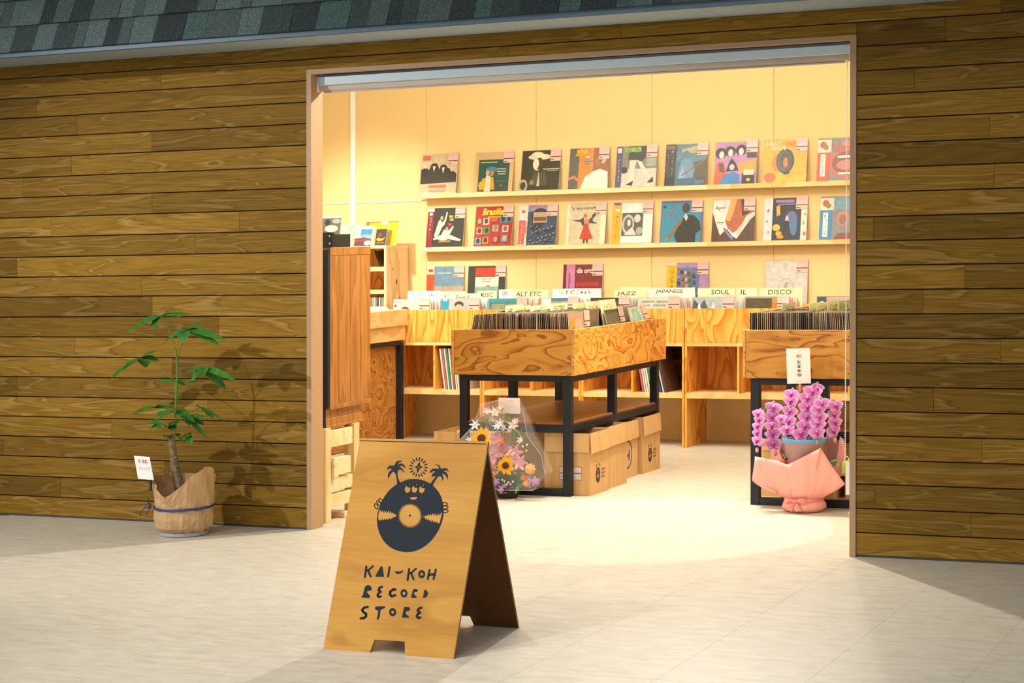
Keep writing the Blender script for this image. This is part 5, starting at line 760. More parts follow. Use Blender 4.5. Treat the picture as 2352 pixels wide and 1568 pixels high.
for x, y, z, t_, mt, lab in ((.258, 1.94, 1.102, '~5', CARD, 'leftmost yellow card in the middle browser'), (.305, 1.94, 1.098, '~9', CARDG, 'long-lettered lime card second from the left in the middle browser'), (.42, 1.95, 1.10, '~6', CARD, 'scribbled yellow card left of the ELECTRO card in the middle browser'), (.553, 1.95, 1.112, 'ELECTRO', CARD, 'tan yellow card reading ELECTRO in the middle browser'),
                             (.532, 2.345, 1.10, '~7', CARDG, 'lime card right of the ELECTRO card in the middle browser'), (.618, 2.345, 1.108, '~5', CARD, 'yellow card second right of the ELECTRO card in the middle browser'), (.712, 2.345, 1.118, '~4', CARD, 'rightmost yellow card in the middle browser'),
                             (2.018, 1.91, 1.105, '~6', CARD, 'leftmost yellow card in the right browser'), (2.18, 1.91, 1.106, '', CARDG, 'lime card left of the upright cards in the right browser'), (2.222, 1.91, 1.107, '~4', CARD, 'yellow card just right of the lime one in the right browser'), (2.285, 1.91, 1.115, '~5', CARD, 'yellow card second from the right in the right browser'), (2.345, 1.91, 1.12, '~5', CARDG, 'rightmost lime card in the right browser')):
    card_x(x, y, z, t_, mt, lab)

# cubby records
ORD = ['first', 'second', 'third', 'fourth', 'fifth', 'sixth', 'seventh', 'eighth', 'ninth', 'tenth', 'eleventh']
PAL2 = ['#f0e0d0', '#d86868', '#f4ecdc', '#389068', '#f0d8c8', '#b85850', '#e8e0d0', '#f4e4d4', '#405888', '#f0dccc']
def spine(x, z, y, w, ang, col, lab, grp, h=.31):
    m = Mesh().box(0, w, 0, .3, 0, h, ink(col)); m.v = [(x+a-(c*sin(ang)), y+b, z+c*cos(ang)) for a, b, c in m.v]; o = put('record', m, org=(x, y, z)); tag(o, lab, 'record', grp)
for k in range(11): spine(-1.305+.0165*k, .3895, 4.24, .011, radians(8-.4*k), PAL2[k % 10], ORD[k]+' leaning record from the left in the cubby behind the middle browser leg', 'records in the second cubby')
for k in range(7): spine(.29+.0165*k, .3895, 4.24, .011, radians(10), PAL2[(k*3+1) % 10], ORD[k]+' leaning record from the left beside the dark sleeve in the open cubby', 'records in the open cubby')
for k in range(3): spine(.425+.02*k, .3895, 4.24, .008, radians(13), ['#4a6088', '#e8dcd0', '#6a4a3c'][k], ['slate blue record leaning in the open cubby', 'pale record leaning last in the open cubby', 'brown record leaning far over in the open cubby'][k], 'records in the open cubby')
o = sleeve('dark brown sleeve with an amber band standing at the back of the open cubby', .262, .3895, 4.60, 4.63, .325, .318, '#4a2a14', [('r', 0, .3, 1, .62, '#6a3c18'), ('r', .3, .58, 1, .66, '#9a5c20'), ('r', 0, 0, 1, .16, '#7c4018')], tagit=False, group='records in the open cubby')

# ---- cartons
def carton(lab, x0, x1, y0, y1, h, z=0, printit='shop', opened=True, flap=.11, grp='kraft cartons under the browsers'):
    t = thing('cardboard_carton', lab, 'box', ((x0+x1)/2, (y0+y1)/2, z), grp); e = .004
    b = Mesh().box(x0, x1, y0, y1, z, z+e, KRAFT)
    for a in ((x0, x1, y0, y0+e), (x0, x1, y1-e, y1), (x0, x0+e, y0+e, y1-e), (x1-e, x1, y0+e, y1-e)): b.box(*a, z+e, z+h, KRAFT)
    put('carton_body', b, t)
    if opened and flap:
        put('flap', Mesh().add([(x0+.004, y0-.001, z+h), (x1-.002, y0-.001, z+h), (x1-.002, y0-.009, z+h-flap), (x0+.004, y0-.007, z+h-flap), (x0+.004, y0-.004, z+h+.001), (x1-.002, y0-.004, z+h+.001), (x1-.002, y0-.0125, z+h-flap), (x0+.004, y0-.0105, z+h-flap)], [(0, 1, 2, 3), (4, 7, 6, 5), (0, 3, 7, 4), (1, 5, 6, 2), (3, 2, 6, 7), (0, 4, 5, 1)], KRAFT), t)
        put('flap', Mesh().add([(x1+.001, y0+.002, z+h), (x1+.001, y1-.004, z+h), (x1+.010, y1-.004, z+h-flap), (x1+.007, y0+.002, z+h-flap*1.08), (x1+.004, y0+.002, z+h+.001), (x1+.004, y1-.004, z+h+.001), (x1+.0135, y1-.004, z+h-flap), (x1+.0105, y0+.002, z+h-flap*1.08)], [(0, 3, 2, 1), (4, 5, 6, 7), (0, 4, 7, 3), (1, 2, 6, 5), (3, 7, 6, 2), (0, 1, 5, 4)], KRAFT), t)
        put('packed_records', Mesh().box(x0+.02, x1-.02, y0+.02, y1-.02, z+e, z+h*.82, plain('#2c2822', .6)), t)
    F = frame((x1+.0002, y0, z), (0, 1, 0), (0, 0, 1)); m = Mesh(); D = y1-y0; inkc = ink('#3c3c38', .7, 0)
    if printit == 'shop':
        cx, cy, r = D*.43, h*.30, .034
        m.flat(F, [ell(cx, cy, r, r*1.35, 24), ell(cx, cy-.006, .011, .016, 14), [(cx-.03, cy-.002), (cx-.014, cy-.006), (cx-.03, cy-.010)], [(cx+.03, cy-.002), (cx+.014, cy-.006), (cx+.03, cy-.010)]], inkc, 1)
        m.flat(F, [ell(cx-.008, cy+.024, .004, .006, 8)], ink('#c89a60', .8, 0), 2); m.flat(F, [ell(cx+.004, cy+.024, .004, .006, 8)], ink('#c89a60', .8, 0), 2); m.flat(F, [ell(cx, cy+.013, .008, .003, 8)], ink('#c89a60', .8, 0), 2)
        for sx in (-.022, .022):
            m.flat(F, [[(cx+sx-.002, cy+.038), (cx+sx+.002, cy+.038), (cx+sx*1.2+.002, cy+.058), (cx+sx*1.2-.002, cy+.058)]], inkc, 1)
            m.flat(F, [ell(cx+sx*1.2, cy+.06, .009, .005, 9)], inkc, 1)
        for q in range(8): a = q*pi/4; m.flat(F, [[(cx+.007*cos(a), cy+.068+.007*sin(a)), (cx+.013*cos(a+.12), cy+.068+.013*sin(a+.12)), (cx+.013*cos(a-.12), cy+.068+.013*sin(a-.12))]], inkc, 1)
        for q, s_ in enumerate(('KAI-KOH', 'RECORD', 'STORE')): put_text(m, F, s_, D*.60, cy+.022-.022*q, .062-.004*q, .012, inkc, 1, 0, .01)
        put('printed_emblem', m, t)
    elif printit == 'ring':
        blue = ink('#2c6a80', .7, 0); cx, cy = D*.44, h*.42
        m.flat(F, [ell(cx, cy, .075, .09, 32), ell(cx, cy, .064, .078, 32)], blue, 1); put_text(m, F, 'H', cx-.028, cy-.04, .062, .066, blue, 1, 0, .04); m.flat(F, [ell(cx-.03, cy+.044, .012, .012, 12)], blue, 1); put('printed_emblem', m, t)
    return t
c1 = carton('open kraft carton with shop emblem and white sticker at the front leg', .655, .944, 1.626, 1.925, .365)
F = frame((.655, 1.6255, 0), (1, 0, 0), (0, 0, 1)); m = Mesh()
for a, b in ((.094, .128), (.135, .166)): m.flat(F, [[(.10, a), (.235, a), (.235, b), (.10, b)]], ink('#e8e4dc'), 2)
m.flat(F, [[(.097, .09), (.238, .09), (.238, .17), (.097, .17)]], ink('#d8584c'), 1)
for k in range(3): m.flat(F, [[(.11, .108+.035*(k % 2)), (.11+.05+.02*k, .108+.035*(k % 2)), (.16+.02*k, .112+.035*(k % 2)), (.11, .112+.035*(k % 2))]], ink('#a89890'), 3)
put('shipping_sticker', m, c1)
carton('open kraft carton without print, second from the front leg', .60, .930, 1.945, 2.268, .372, printit=None)
carton('kraft carton printed with a blue ring emblem, third in the row', .52, .852, 2.345, 2.655, .352, printit='ring')
carton('kraft carton with shop emblem at the rear leg', .50, .868, 2.70, 3.022, .36)
carton('kraft carton behind the bouquet wrap on the left of the front carton',   .25, .575, 1.95, 2.25, .352, printit=None)
t = carton('low open kraft carton holding crumpled paper, left of the middle browser', -.565, -.12, 2.60, 3.0, .248, printit=None, flap=0)
cr = Mesh()
for i in range(14): cr.ball((-.42+.022*i, 2.72+.12*random.random(), .2+.03*random.random()), .035+.02*random.random(), plain('#e8c8a8', .8), 5, 4, 1.3, .8, .9)
put('crumpled_paper', cr, t)
carton('wide kraft carton on the floor behind the orchid', 1.90, 2.335, 1.90, 2.20, .355, printit=None, flap=.09)
carton('narrow kraft carton right of the one behind the orchid', 2.375, 2.60, 1.95, 2.2, .31, printit=None, flap=.09)
carton('small kraft carton on the lower shelf of the right browser', 2.29, 2.58, 2.0, 2.2, .10, z=.4295, printit=None, flap=0)

# ================================================================ LEFT SIDE OF THE SHOP
# counter
ct = thing('counter', 'pale plywood counter on a black steel frame at the left of the shop', 'counter', (-1.9, 3.4, 0))
put('worktop', Mesh().bev(-2.3, -1.592, 2.4, 4.19, .886, .998, PLY_PALE, .002), ct)
put('worktop_edge', Mesh().bev(-1.592, -1.586, 2.4, 4.195, .878, .905, PLY_PALE, .001), ct)
put('apron', Mesh().bev(-2.3, -1.606, 2.4, 4.185, .767, .886, PLY_PALE, .002), ct)
for y in (2.42, 4.135): put('leg', Mesh().bev(-1.662, -1.617, y, y+.045, 0, .75, STEEL, .002), ct); put('leg', Mesh().bev(-2.28, -2.235, y, y+.045, 0, .75, STEEL, .002), ct)
put('rail', Mesh().bev(-1.66, -1.619, 2.465, 4.135, .728, .766, STEEL, .002), ct)
put('front_sheet', Mesh().box(-1.672, -1.664, 2.45, 4.14, .01, .728, LARCH), ct, org=(-1.67, 2.45, 0))
put('end_post', Mesh().bev(-1.640, -1.626, 4.186, 4.20, 0, .86, PLY_PALE, .001), ct)

# pine shelf with singles
su = thing('pine_shelf_unit', 'knotty pine shelf unit against the back wall behind the counter', 'shelf unit', (-2.2, 4.52, 0))
put('side_panel', Mesh().bev(-1.868, -1.848, 4.33, 4.70, 0, 1.46, PINE_Z, .001), su); put('side_panel', Mesh().bev(-2.60, -2.58, 4.33, 4.70, 0, 1.46, PINE, .001), su)
put('top_board', Mesh().bev(-2.60, -1.848, 4.33, 4.71, 1.4605, 1.483, PINE, .001), su)
for z0, z1 in ((1.285, 1.32), (1.11, 1.14), (.93, .96)): put('shelf', Mesh().bev(-2.58, -1.868, 4.331, 4.69, z0, z1, PINE, .001), su)
put('back_panel', Mesh().box(-2.58, -1.868, 4.69, 4.70, 0, 1.46, PLY_Z), su)
kn = Mesh()
for yy, z, r in ((4.5, 1.20, .012), (4.55, 1.07, .008), (4.44, 1.30, .006)):
    kn.flat(frame((-1.8478, yy, z), (0, 1, 0), (0, 0, 1)), [ell(0, 0, r, r*1.8, 12)], ink('#8a5420', .6, 0), 1)
put('knot', kn, su)
def single(lab, x0, w, h, y, bg, shapes, dy=.05, cat='record'):
    F = frame((x0, y, 1.4835), (1, 0, 0), (0, dy, h)); r = put('single_sleeve', Mesh().prism(F, [(0, 0), (w, 0), (w, h), (0, h)], .004, PAPERW, PAPERW), org=(x0, y, 1.4835)); tag(r, lab, cat, 'single sleeves on the pine shelf unit')
    c = Mesh(); draw(c, F, w, h, [('r', .01, .01, .99, .99, bg)]+shapes); put('cover', c, r, org=(x0, y, 1.4835))
single('black and white photo sleeve at the left end of the pine shelf unit', -2.52, .20, .24, 4.42, '#f4f0e8', [('r', 0, .4, 1, .95, '#6a6a60'), ('e', .6, .6, .3, .12, '#d8d4c8'), ('e', .8, .85, .2, .08, '#b0b0a4'), ('e', .4, .8, .12, .1, '#34342c')])
single('cream checkered sleeve on the pine shelf unit', -2.31, .155, .182, 4.42, '#f8f0dc', [('r', .08+.125*i, .04+.115*j, .08+.125*i+.1, .04+.115*j+.09, '#e8c890') for i in range(7) for j in range(8) if (i+j) % 2] + [('e', .5, .5, .05, .05, '#e09858')])
single('sleeve with a blue square and red landscape, in front of the yellow one', -2.155, .155, .165, 4.37, '#ecdcd0', [('r', .3, .42, 1, .82, '#4898c8'), ('r', .3, .42, 1, .56, '#88b8d0'), ('p', [(0, 0), (0, .36), (.5, .42), (1, .34), (1, 0)], '#6a4a54'), ('p', [(0, .28), (.5, .38), (1, .3), (1, .24), (0, .2)], '#a84c40'), ('e', .75, .14, .2, .12, '#e8e8ec'), ('r', 0, .42, .28, .8, '#f4e4dc')])
single('wide yellow sleeve with an orange corner at the back of the shelf top', -2.10, .285, .192, 4.43, '#f4d820', [('r', 0, .7, .1, 1, '#e07030'), ('r', 0, .96, 1, 1, '#d87838'), ('r', .2, 0, .8, .74, '#eec888'), ('r', .46, .86, .68, 1, '#f8ece0')])
single('pink figure sleeve second from the right on the pine shelf unit', -2.005, .12, .155, 4.36, '#e8b8b0', [('p', [(.3, 1), (.5, .5), (.4, 1)], '#6a4038'), ('r', 0, 0, .2, 1, '#f0d0a0')])
single('black and yellow sleeve with a banana shape, right end of the pine shelf unit', -1.962, .095, .17, 4.35, '#4a4438', [('r', 0, .78, 1, 1, '#f4e018'), ('p', [(.1, .28), (.3, .2), (.7, .24), (.9, .4), (.6, .32), (.2, .38)], '#f0c828'), ('p', [(.2, .4), (.4, .6), (.6, .5), (.4, .42)], '#c84050'), ('r', .15, .1, .85, .16, '#e07030')])
def lowrec(k): 
    m = Mesh().box(0, .011, 0, .14, 0, .125, ink(['#f4f0e8', '#a89c90', '#6a6058', '#e8e0d4', '#98a090', '#c8b8a8'][k % 6])); x = -2.06+.0145*k; m.v = [(x+a, 4.36+b, .9605+c) for a, b, c in m.v]; return m
for k in range(13): tag(put('disc_case', lowrec(k)), 'slim disc case in the row above the counter on the pine shelf unit', 'disc case', 'disc cases on the pine shelf unit')
m = Mesh().box(0, .006, 0, .18, 0, .13, plain('#5a4430', .5)); m.v = [(-1.965+a-c*.32, 4.42+b, 1.3205+c*.95) for a, b, c in m.v]; tag(put('book', m), 'dark brown book leaning in the top compartment of the pine shelf unit', 'book')
m = Mesh(); 
for k in range(3): m.box(-2.02+.01*k, -1.70-.012*k, 3.85, 4.1, .9985+.008*k, .9985+.008*k+.0075, PAPERW)
tag(put('paper_stack', m), 'white papers stacked on the counter', 'paper')

# tall speaker cabinet on a pine stand
st = thing('pine_stand', 'raw pine lath stand holding up the tall brown cabinet', 'stand', (-.25, .5, 0))
for x0, x1, y0, y1 in ((-.085, -.022, .23, .292), (-.085, -.022, .545, .607), (-.52, -.46, .23, .292), (-.52, -.46, .545, .607)): put('post', Mesh().bev(x0, x1, y0, y1, 0, .508, PINE_Z, .002), st)
for z0, z1 in ((.40, .492), (.075, .145), (.16, .232)): put('rail', Mesh().bev(-.070, -.030, .293, .544, z0, z1, PINE, .002), st)
put('block', Mesh().bev(-.055, -.018, .33, .50, .245, .338, PINE, .002), st); put('block', Mesh().bev(-.03, -.006, .296, .345, .235, .345, PINE, .002), st)
for z0, z1 in ((.40, .49), (.24, .32), (.075, .145)): put('rail', Mesh().bev(-.46, -.086, .235, .27, z0, z1, PINE, .002), st)
put('rail', Mesh().bev(-.50, -.03, .45, .53, .0, .03, PINE, .002), st)
sp = thing('speaker_cabinet', 'tall brown grooved cabinet with a black front just inside the opening', 'speaker', (-.3, .5, .5085))
put('plinth', Mesh().bev(-.56, -.045, .275, .68, .5085, .56, WALNUT, .003).bev(-.56, -.05, .28, .66, .56, .61, WALNUT, .003).bev(-.56, -.038, .27, .69, .5085, .52, WALNUT, .002), sp)
put('cabinet_body', Mesh().box(-.62, -.034, .292, .738, .61, 1.476, WALNUT), sp)
put('top_cap', Mesh().bev(-.625, -.026, .288, .746, 1.440, 1.484, WALNUT, .002), sp)
put('bottom_rail', Mesh().bev(-.625, -.026, .288, .746, .606, .632, WALNUT, .002), sp)
ys = [.290, .388, .512, .628, .744]
for a, b in zip(ys, ys[1:]): put('side_plank', Mesh().bev(-.036, -.028, a+.001, b-.001, .632, 1.44, WALNUT, .0015), sp, org=(-.03, a, .63))
put('front_baffle', Mesh().bev(-.62, -.028, .262, .289, .62, 1.470, plain('#17181a', .6), .002), sp, label='black front baffle')
put('front_baffle', Mesh().bev(-.55, -.045, .255, .274, .5085, .615, plain('#17181a', .6), .002), sp, label='black lower front')
am = thing('amplifier', 'black rack amplifier standing on top of the tall brown cabinet', 'amplifier', (-.25, .4, 1.4845))
put('chassis', Mesh().bev(-.45, -.03, .30, .52, 1.4845, 1.556, plain('#1c2a26', .35, .2), .002), am)
put('faceplate', Mesh().bev(-.46, -.005, .27, .30, 1.4845, 1.566, plain('#1a1c1a', .4, .2), .002), am)
for z in (1.505, 1.545): put('screw', Mesh().ball((-.018, .269, z), .0045, plain('#f4f0e0', .3, .4), 8, 5), am)

# ================================================================ ROLLER BLIND
bl = thing('roller_blind', 'rolled-up blue grey blind cassette across the top of the shop opening', 'blind', (1.46, .06, 2.3))
put('cassette', Mesh().bev(.030, 2.893, .055, .085, 2.340, 2.384, BLINDG, .002), bl)
put('head_rail', Mesh().bev(.045, 2.893, .045, .10, 2.385, 2.3935, FASC, .001), bl)
rr = Mesh(); rr.tube([(.034, .098, 2.335), (2.886, .098, 2.335)], .027, FABRIC, 20); put('rolled_fabric', rr, bl, smooth=True)
put('bottom_bar', Mesh().bev(.05, 2.86, .086, .104, 2.301, 2.309, FABRIC, .002), bl)
for x in (.03, 2.893): put('end_cap', Mesh().bev(x-.0015, x+.0015, .052, .118, 2.306, 2.386, WHITE_P, .001), bl)
for x in (.115, .985, 1.86, 2.79): put('bracket', Mesh().box(x-.028, x+.028, .043, .06, 2.3935, 2.3965, STEEL).box(x-.012, x+.02, .042, .06, 2.390, 2.395, STEEL), bl)
ch = Mesh()
for i in range(172): ch.ball((2.879-.006*i/172, .062+.002*sin(i*.3), 2.31-.0108*i), .0036, WHITE_P, 6, 4)
ch.tube([(2.879, .062, 2.31), (2.873, .062, .458)], .0012, WHITE_P, 5)
o = put('bead_chain', ch, bl); o['kind'] = 'stuff'
hd = thing('cord_holder', 'white plastic cord tag hanging from the blind chain by the right jamb', 'tag', (2.886, .062, .28))
rg = Mesh(); pts = [(2.879+.011*cos(a*pi/8), .062, .443+.014*sin(a*pi/8)) for a in range(17)]; rg.tube(pts, .0018, WHITE_P, 6, False); put('ring', rg, hd)
put('tag_plate', Mesh().bev(2.876, 2.905, .058, .064, .278, .425, PAPERW, .002), hd)

# ================================================================ A-FRAME SIGN
k_ = .294/.752; Ls = math.sqrt(1+k_*k_); DX = 1.597; H = .8085
F1 = (Vector((DX, -2.594, 0)), Vector((1, 0, 0)), Vector((0, k_, 1)).normalized())
sg = thing('sandwich_board', 'brown wooden A-frame board lettered KAI-KOH RECORD STORE on the floor', 'sign', (1.866, -2.3, 0))
outl = [(-.001, 0), (.195, 0), (.206, .0486), (.330, .0496), (.341, 0), (.5375, 0), (.5375, H), (-.007, H)]
put('front_board', Mesh().prism(F1, outl, .011, SIGNW, SIGNE), sg)
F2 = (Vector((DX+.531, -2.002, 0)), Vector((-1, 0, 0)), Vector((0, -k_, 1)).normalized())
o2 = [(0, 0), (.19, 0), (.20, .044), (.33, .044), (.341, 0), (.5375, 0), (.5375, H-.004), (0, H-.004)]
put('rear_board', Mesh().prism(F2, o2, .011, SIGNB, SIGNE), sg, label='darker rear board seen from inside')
SI = plain('#0f1b23', .7, var=.05, name='sign_ink')
q0 = 0
for nm, cnt in [('record_emblem', 5), ('palm', 1), ('palm', 1), ('sun', 18), ('hand', 3), ('hand', 3)]+[('letter', n) for n in (3, 1, 1, 3, 3, 1, 3, 1, 7, 5, 1, 1, 1, 7, 1, 1, 1, 7)]:
    art = Mesh()
    for s in SIGN_ART[q0:q0+cnt]: art.flat(F1, [[(a/1000, b/1000) for a, b in l] for l in s], SI, 1)
    put(nm, art, sg); q0 += cnt
assert q0 == len(SIGN_ART), (q0, len(SIGN_ART))
hn = Mesh()
for x in (DX+.10, DX+.42): hn.tube([(x-.03, -2.293, .748), (x+.03, -2.293, .748)], .006, STEEL, 8)
put('hinge', hn, sg)
sc = Mesh(); rs = random.Random(4)
for i in range(150):
    a, b = rs.uniform(.01, .53), rs.choice([rs.uniform(.01, .12), rs.uniform(.6, .8), rs.uniform(.01, .8)])
    if rs.random() < .3: a = rs.choice([rs.uniform(.0, .06), rs.uniform(.45, .53)])
    r = rs.uniform(.0006, .0022); sc.flat(F1, [[(a, b), (a+r*2, b+r*.4), (a+r*1.5, b+r), (a+r*.2, b+r*.8)]], ink('#d8c098', .7, 0), .3)
o = put('paint_fleck', sc, sg); o['kind'] = 'stuff'

# ================================================================ PLANTS AND FLOWERS
def leafmat(name, a, b, c): return speckle(name, [(.35, a), (.5, b), (.65, c)], 12, .42)
LEAF = leafmat('pachira_leaf', '#2c5a1e', '#3a6e26', '#4a8230'); LEAF2 = leafmat('fresh_leaf', '#4c8a30', '#5a9a3a', '#74ac48')
STEM = leafmat('green_stem', '#4c7a30', '#5c8a38', '#6c9a44'); BARK = speckle('bark', [(.35, '#5a4a36'), (.5, '#7c6a50'), (.65, '#a08c6c')], 60)
SOIL = speckle('soil', [(.35, '#2a2018'), (.6, '#4a3a2a')], 60)
def leaf_mesh(m, p, q, w, mat, droop=.12, fold=.25, side=None, n=6, tip=.75):
    # lance shaped leaf from p to q with a folded midrib
    p = Vector(p); q = Vector(q); d = q-p; L = d.length; d.normalize()
    s = side or d.cross(Vector((0, -.55, .83))).normalized()
    if s.length < .5: s = Vector((1, 0, 0))
    nn = s.cross(d).normalized()
    if nn.z < 0: nn = -nn
    vs = []
    for i in range(n+1):
        t = i/n; c = p+d*(L*t)+nn*(droop*L*(t*(1-t))*1.2); ww = w*(sin(pi*min(1, t**tip))**.8 if 0 < t < 1 else 0)
        ww = max(ww, .0006); vs += [c-s*ww+nn*ww*fold, c, c+s*ww+nn*ww*fold]
    fs = []
    for i in range(n):
        a = 3*i; fs += [(a, a+1, a+4, a+3), (a+1, a+2, a+5, a+4)]
    return m.add(vs, fs, mat)
pl = thing('potted_plant', 'potted palmate-leaved tree wrapped in kraft paper on the floor by the left wall', 'plant', (-.555, -.33, 0))
for c, tips in PLANT_LEAVES:
    for x, y, z, w in tips:
        put('leaf', leaf_mesh(Mesh(), c, (x, y, z), max(w*.72, .008), LEAF, n=8), pl, smooth=True)
for i, s in enumerate(PLANT_STEMS): put('stem' if i == 0 else 'petiole', Mesh().tube(s, .0052 if i == 0 else .0022, STEM, 7), pl, smooth=True)
tr = [(-.545, -.33, .19), (-.575, -.345, .27), (-.595, -.35, .36), (-.603, -.355, .44), (-.607, -.36, .505), (-.607, -.36, .52)]
put('trunk', Mesh().tube(tr, [.034, .027, .022, .019, .017, .010], BARK, 12), pl, smooth=True)
c0 = Vector((-.552, -.33, 0))
sa = Mesh().lathe((c0.x+.0, c0.y, 0), [(.118, 0), (.126, .004), (.128, .022), (.122, .022), (.118, .01), (.0, .01)], plain('#a8b0b0', .5, name='grey_saucer'), 32, False); put('saucer', sa, pl, smooth=False)
put('soil', Mesh().lathe((c0.x, c0.y, .15), [(.13, 0), (.12, .02), (.0, .035)], SOIL, 20), pl)
def wrap(name, parent, c, rings, mat, n=72, crease=.004, seed=1, th=.0012, flat=False):
    # paper loft: each ring is a function angle -> (radius, height); angle 0 faces the viewer's side (-Y), pi/2 is +X
    rr = random.Random(seed); ph = [(rr.uniform(0, 6.28), rr.randint(3, 15)) for _ in range(6)]
    m = Mesh(); vs = []
    for k, ringf in enumerate(rings):
        for j in range(n):
            a = 2*pi*j/n; r, z = ringf(a if a <= pi else a-2*pi)
            r += crease*sum(sin(f*a+p+k*.9) for p, f in ph)/2.2+(rr.uniform(-.4, .4)*crease if flat else 0)
            vs.append(Vector(c)+Vector((sin(a)*r, -cos(a)*r, z)))
    R = len(rings); fs = [(k*n+j, k*n+(j+1) % n, (k+1)*n+(j+1) % n, (k+1)*n+j) for k in range(R-1) for j in range(n)]
    m.add(vs, fs, mat); o = put(name, m, parent, smooth=not flat)
    md = o.modifiers.new('thickness', 'SOLIDIFY'); md.thickness = th; return o
def lerpk(a, ks):
    ks = sorted(ks); 
    if a <= ks[0][0]: a0, v0 = ks[-1][0]-2*pi, ks[-1][1]; a1, v1 = ks[0]
    elif a >= ks[-1][0]: a0, v0 = ks[-1]; a1, v1 = ks[0][0]+2*pi, ks[0][1]
    else:
        for (a0, v0), (a1, v1) in zip(ks, ks[1:]):
            if a0 <= a <= a1: break
    t = (a-a0)/(a1-a0); return v0+(v1-v0)*t
RIM = [(-2.9, .30), (-2.2, .31), (-1.45, .305), (-1.2, .315), (-.6, .275), (-.12, .222), (.06, .215), (.35, .25), (.9, .325), (1.35, .362), (1.7, .355), (2.2, .31), (2.8, .29)]
kr = [lambda a: (.105, .024), lambda a: (.128, .024), lambda a: (.146, .045), lambda a: (.153, .09), lambda a: (.150, .13), lambda a: (.147, .142), lambda a: (.152, .16)]
for f in (.25, .5, .75, 1.0): kr.append(lambda a, f=f: (.152+.008*f+(.012*f if abs(a) < .5 else 0)-(.008*f if a < -1 else 0), .16+(lerpk(a, RIM)-.16)*f))
wrap('kraft_wrap', pl, c0, kr, KPAPER, n=46, crease=.0075, seed=5, flat=True)
NAVY = plain('#28407c', .6, name='navy_cord')
cd = Mesh()
for dz, r in ((0, .0030), (.006, .0026)): cd.tube([(c0.x+.156*sin(2*pi*j/40), c0.y-.156*cos(2*pi*j/40), .146+dz-.004*cos(2*pi*j/40)) for j in range(41)], r, NAVY, 6, False)
bx_, by_ = c0.x-.145, c0.y-.075
for pts in ([(0, 0, 0), (-.018, -.01, .028), (-.010, -.012, .045), (.0, -.008, .02), (0, 0, 0)], [(0, 0, 0), (-.03, -.01, .012), (-.036, -.012, .0), (-.012, -.01, -.005)], [(0, 0, 0), (-.03, -.02, -.004), (-.048, -.022, -.022), (-.055, -.022, -.045)], [(0, 0, 0), (-.012, -.015, -.018), (-.022, -.017, -.034)]):
    cd.tube([(bx_+a, by_+b-.01, .148+c) for a, b, c in pts], .0026, NAVY, 6)
cd.tube([(bx_-.006, by_-.012, .138), (bx_+.004, by_-.018, .156)], .003, plain('#8c2c28', .6), 6)
put('navy_cord', cd, pl, smooth=True)
# card clipped to the wrap
kF = (Vector((-.741, -.47, .302)), Vector((.97, -.12, -.02)).normalized(), Vector((-.22, .0, 1)).normalized())
kc = Mesh().prism(kF, [(0, 0), (.108, 0), (.108, .122), (0, .122)], .0015, PAPERW); o = put('greeting_card', kc, pl)
m = Mesh(); put_text(m, kF, '祝', .022, .086, .02, .02, ink('#e08878', .6, 0), 1, 0, .02); put_text(m, kF, '開店', .052, .084, .036, .022, ink('#e08878', .6, 0), 1, 0, .02); put_text(m, kF, '~9', .018, .05, .078, .016, ink('#5a5650', .6, 0), 1); put('card_lettering', m, o)
put('card_pick', Mesh().box(-.668, -.658, -.468, -.464, .24, .318, STEEL), pl)

# ---- orchid
oc = Vector((2.281, 1.43, 0))
orc = thing('orchid', 'pink moth orchid in coral paper with a bow, on the floor at the right jamb', 'plant', tuple(oc), None)
BULB = [(-2.9, .30), (-2.3, .28), (-1.75, .20), (-1.2, .14), (0, .13), (1.2, .14), (1.75, .20), (2.3, .28), (2.9, .30)]
RAD = [(-2.9, .16), (-2.3, .18), (-1.75, .16), (-1.2, .115), (0, .108), (1.2, .115), (1.75, .17), (2.3, .18), (2.9, .16)]
ro = [lambda a: (.07, .002), lambda a: (.100, .004), lambda a: (.118, .022), lambda a: (.114, .045), lambda a: (.100, .062), lambda a: (.101, .074)]
for f in (.12, .25, .4, .55, .7, .85, 1.0):
    ro.append(lambda a, f=f: (.101+(lerpk(a, RAD)-.101)*f**1.25, .074+(lerpk(a, BULB)-.074)*f))
CORAL = plain('#f2a594', .55, var=.04, scale=7, name='coral_paper'); CORALD = plain('#e88c86', .5, var=.06, name='coral_ribbon')
wrap('coral_wrap', orc, oc, ro, CORAL, n=96, crease=.003, seed=9)
# front sheet: two pointed wings with a notch between them
def resample(P, n):
    P = [Vector(p) for p in P]; D = [0]
    for a, b in zip(P, P[1:]): D.append(D[-1]+(b-a).length)
    out = []
    for i in range(n):
        t = D[-1]*i/(n-1); k = max(q for q in range(len(D)) if D[q] <= t+1e-9); k = min(k, len(P)-2); out.append(P[k].lerp(P[k+1], (t-D[k])/max(1e-9, D[k+1]-D[k])))
    return out
SEG = [([(2.142, 1.372, .112), (2.0, 1.385, .162)], -90, -72, 8), ([(2.0, 1.385, .162), (2.013, 1.40, .292)], -72, -58, 8), ([(2.013, 1.40, .292), (2.162, 1.325, .281), (2.221, 1.318, .262)], -58, -22, 14), ([(2.221, 1.314, .262), (2.31, 1.305, .308), (2.404, 1.318, .357)], -22, 30, 14), ([(2.404, 1.318, .357), (2.468, 1.335, .250), (2.526, 1.36, .163)], 30, 66, 12), ([(2.526, 1.36, .163), (2.39, 1.368, .104)], 66, 90, 8)]
rim, root = [], []
for P, a0, a1, n in SEG:
    q = resample(P, n); rim += q; root += [Vector((oc.x+.101*sin(radians(a0+(a1-a0)*i/(n-1))), oc.y-.101*cos(radians(a0+(a1-a0)*i/(n-1))), .070)) for i in range(n)]
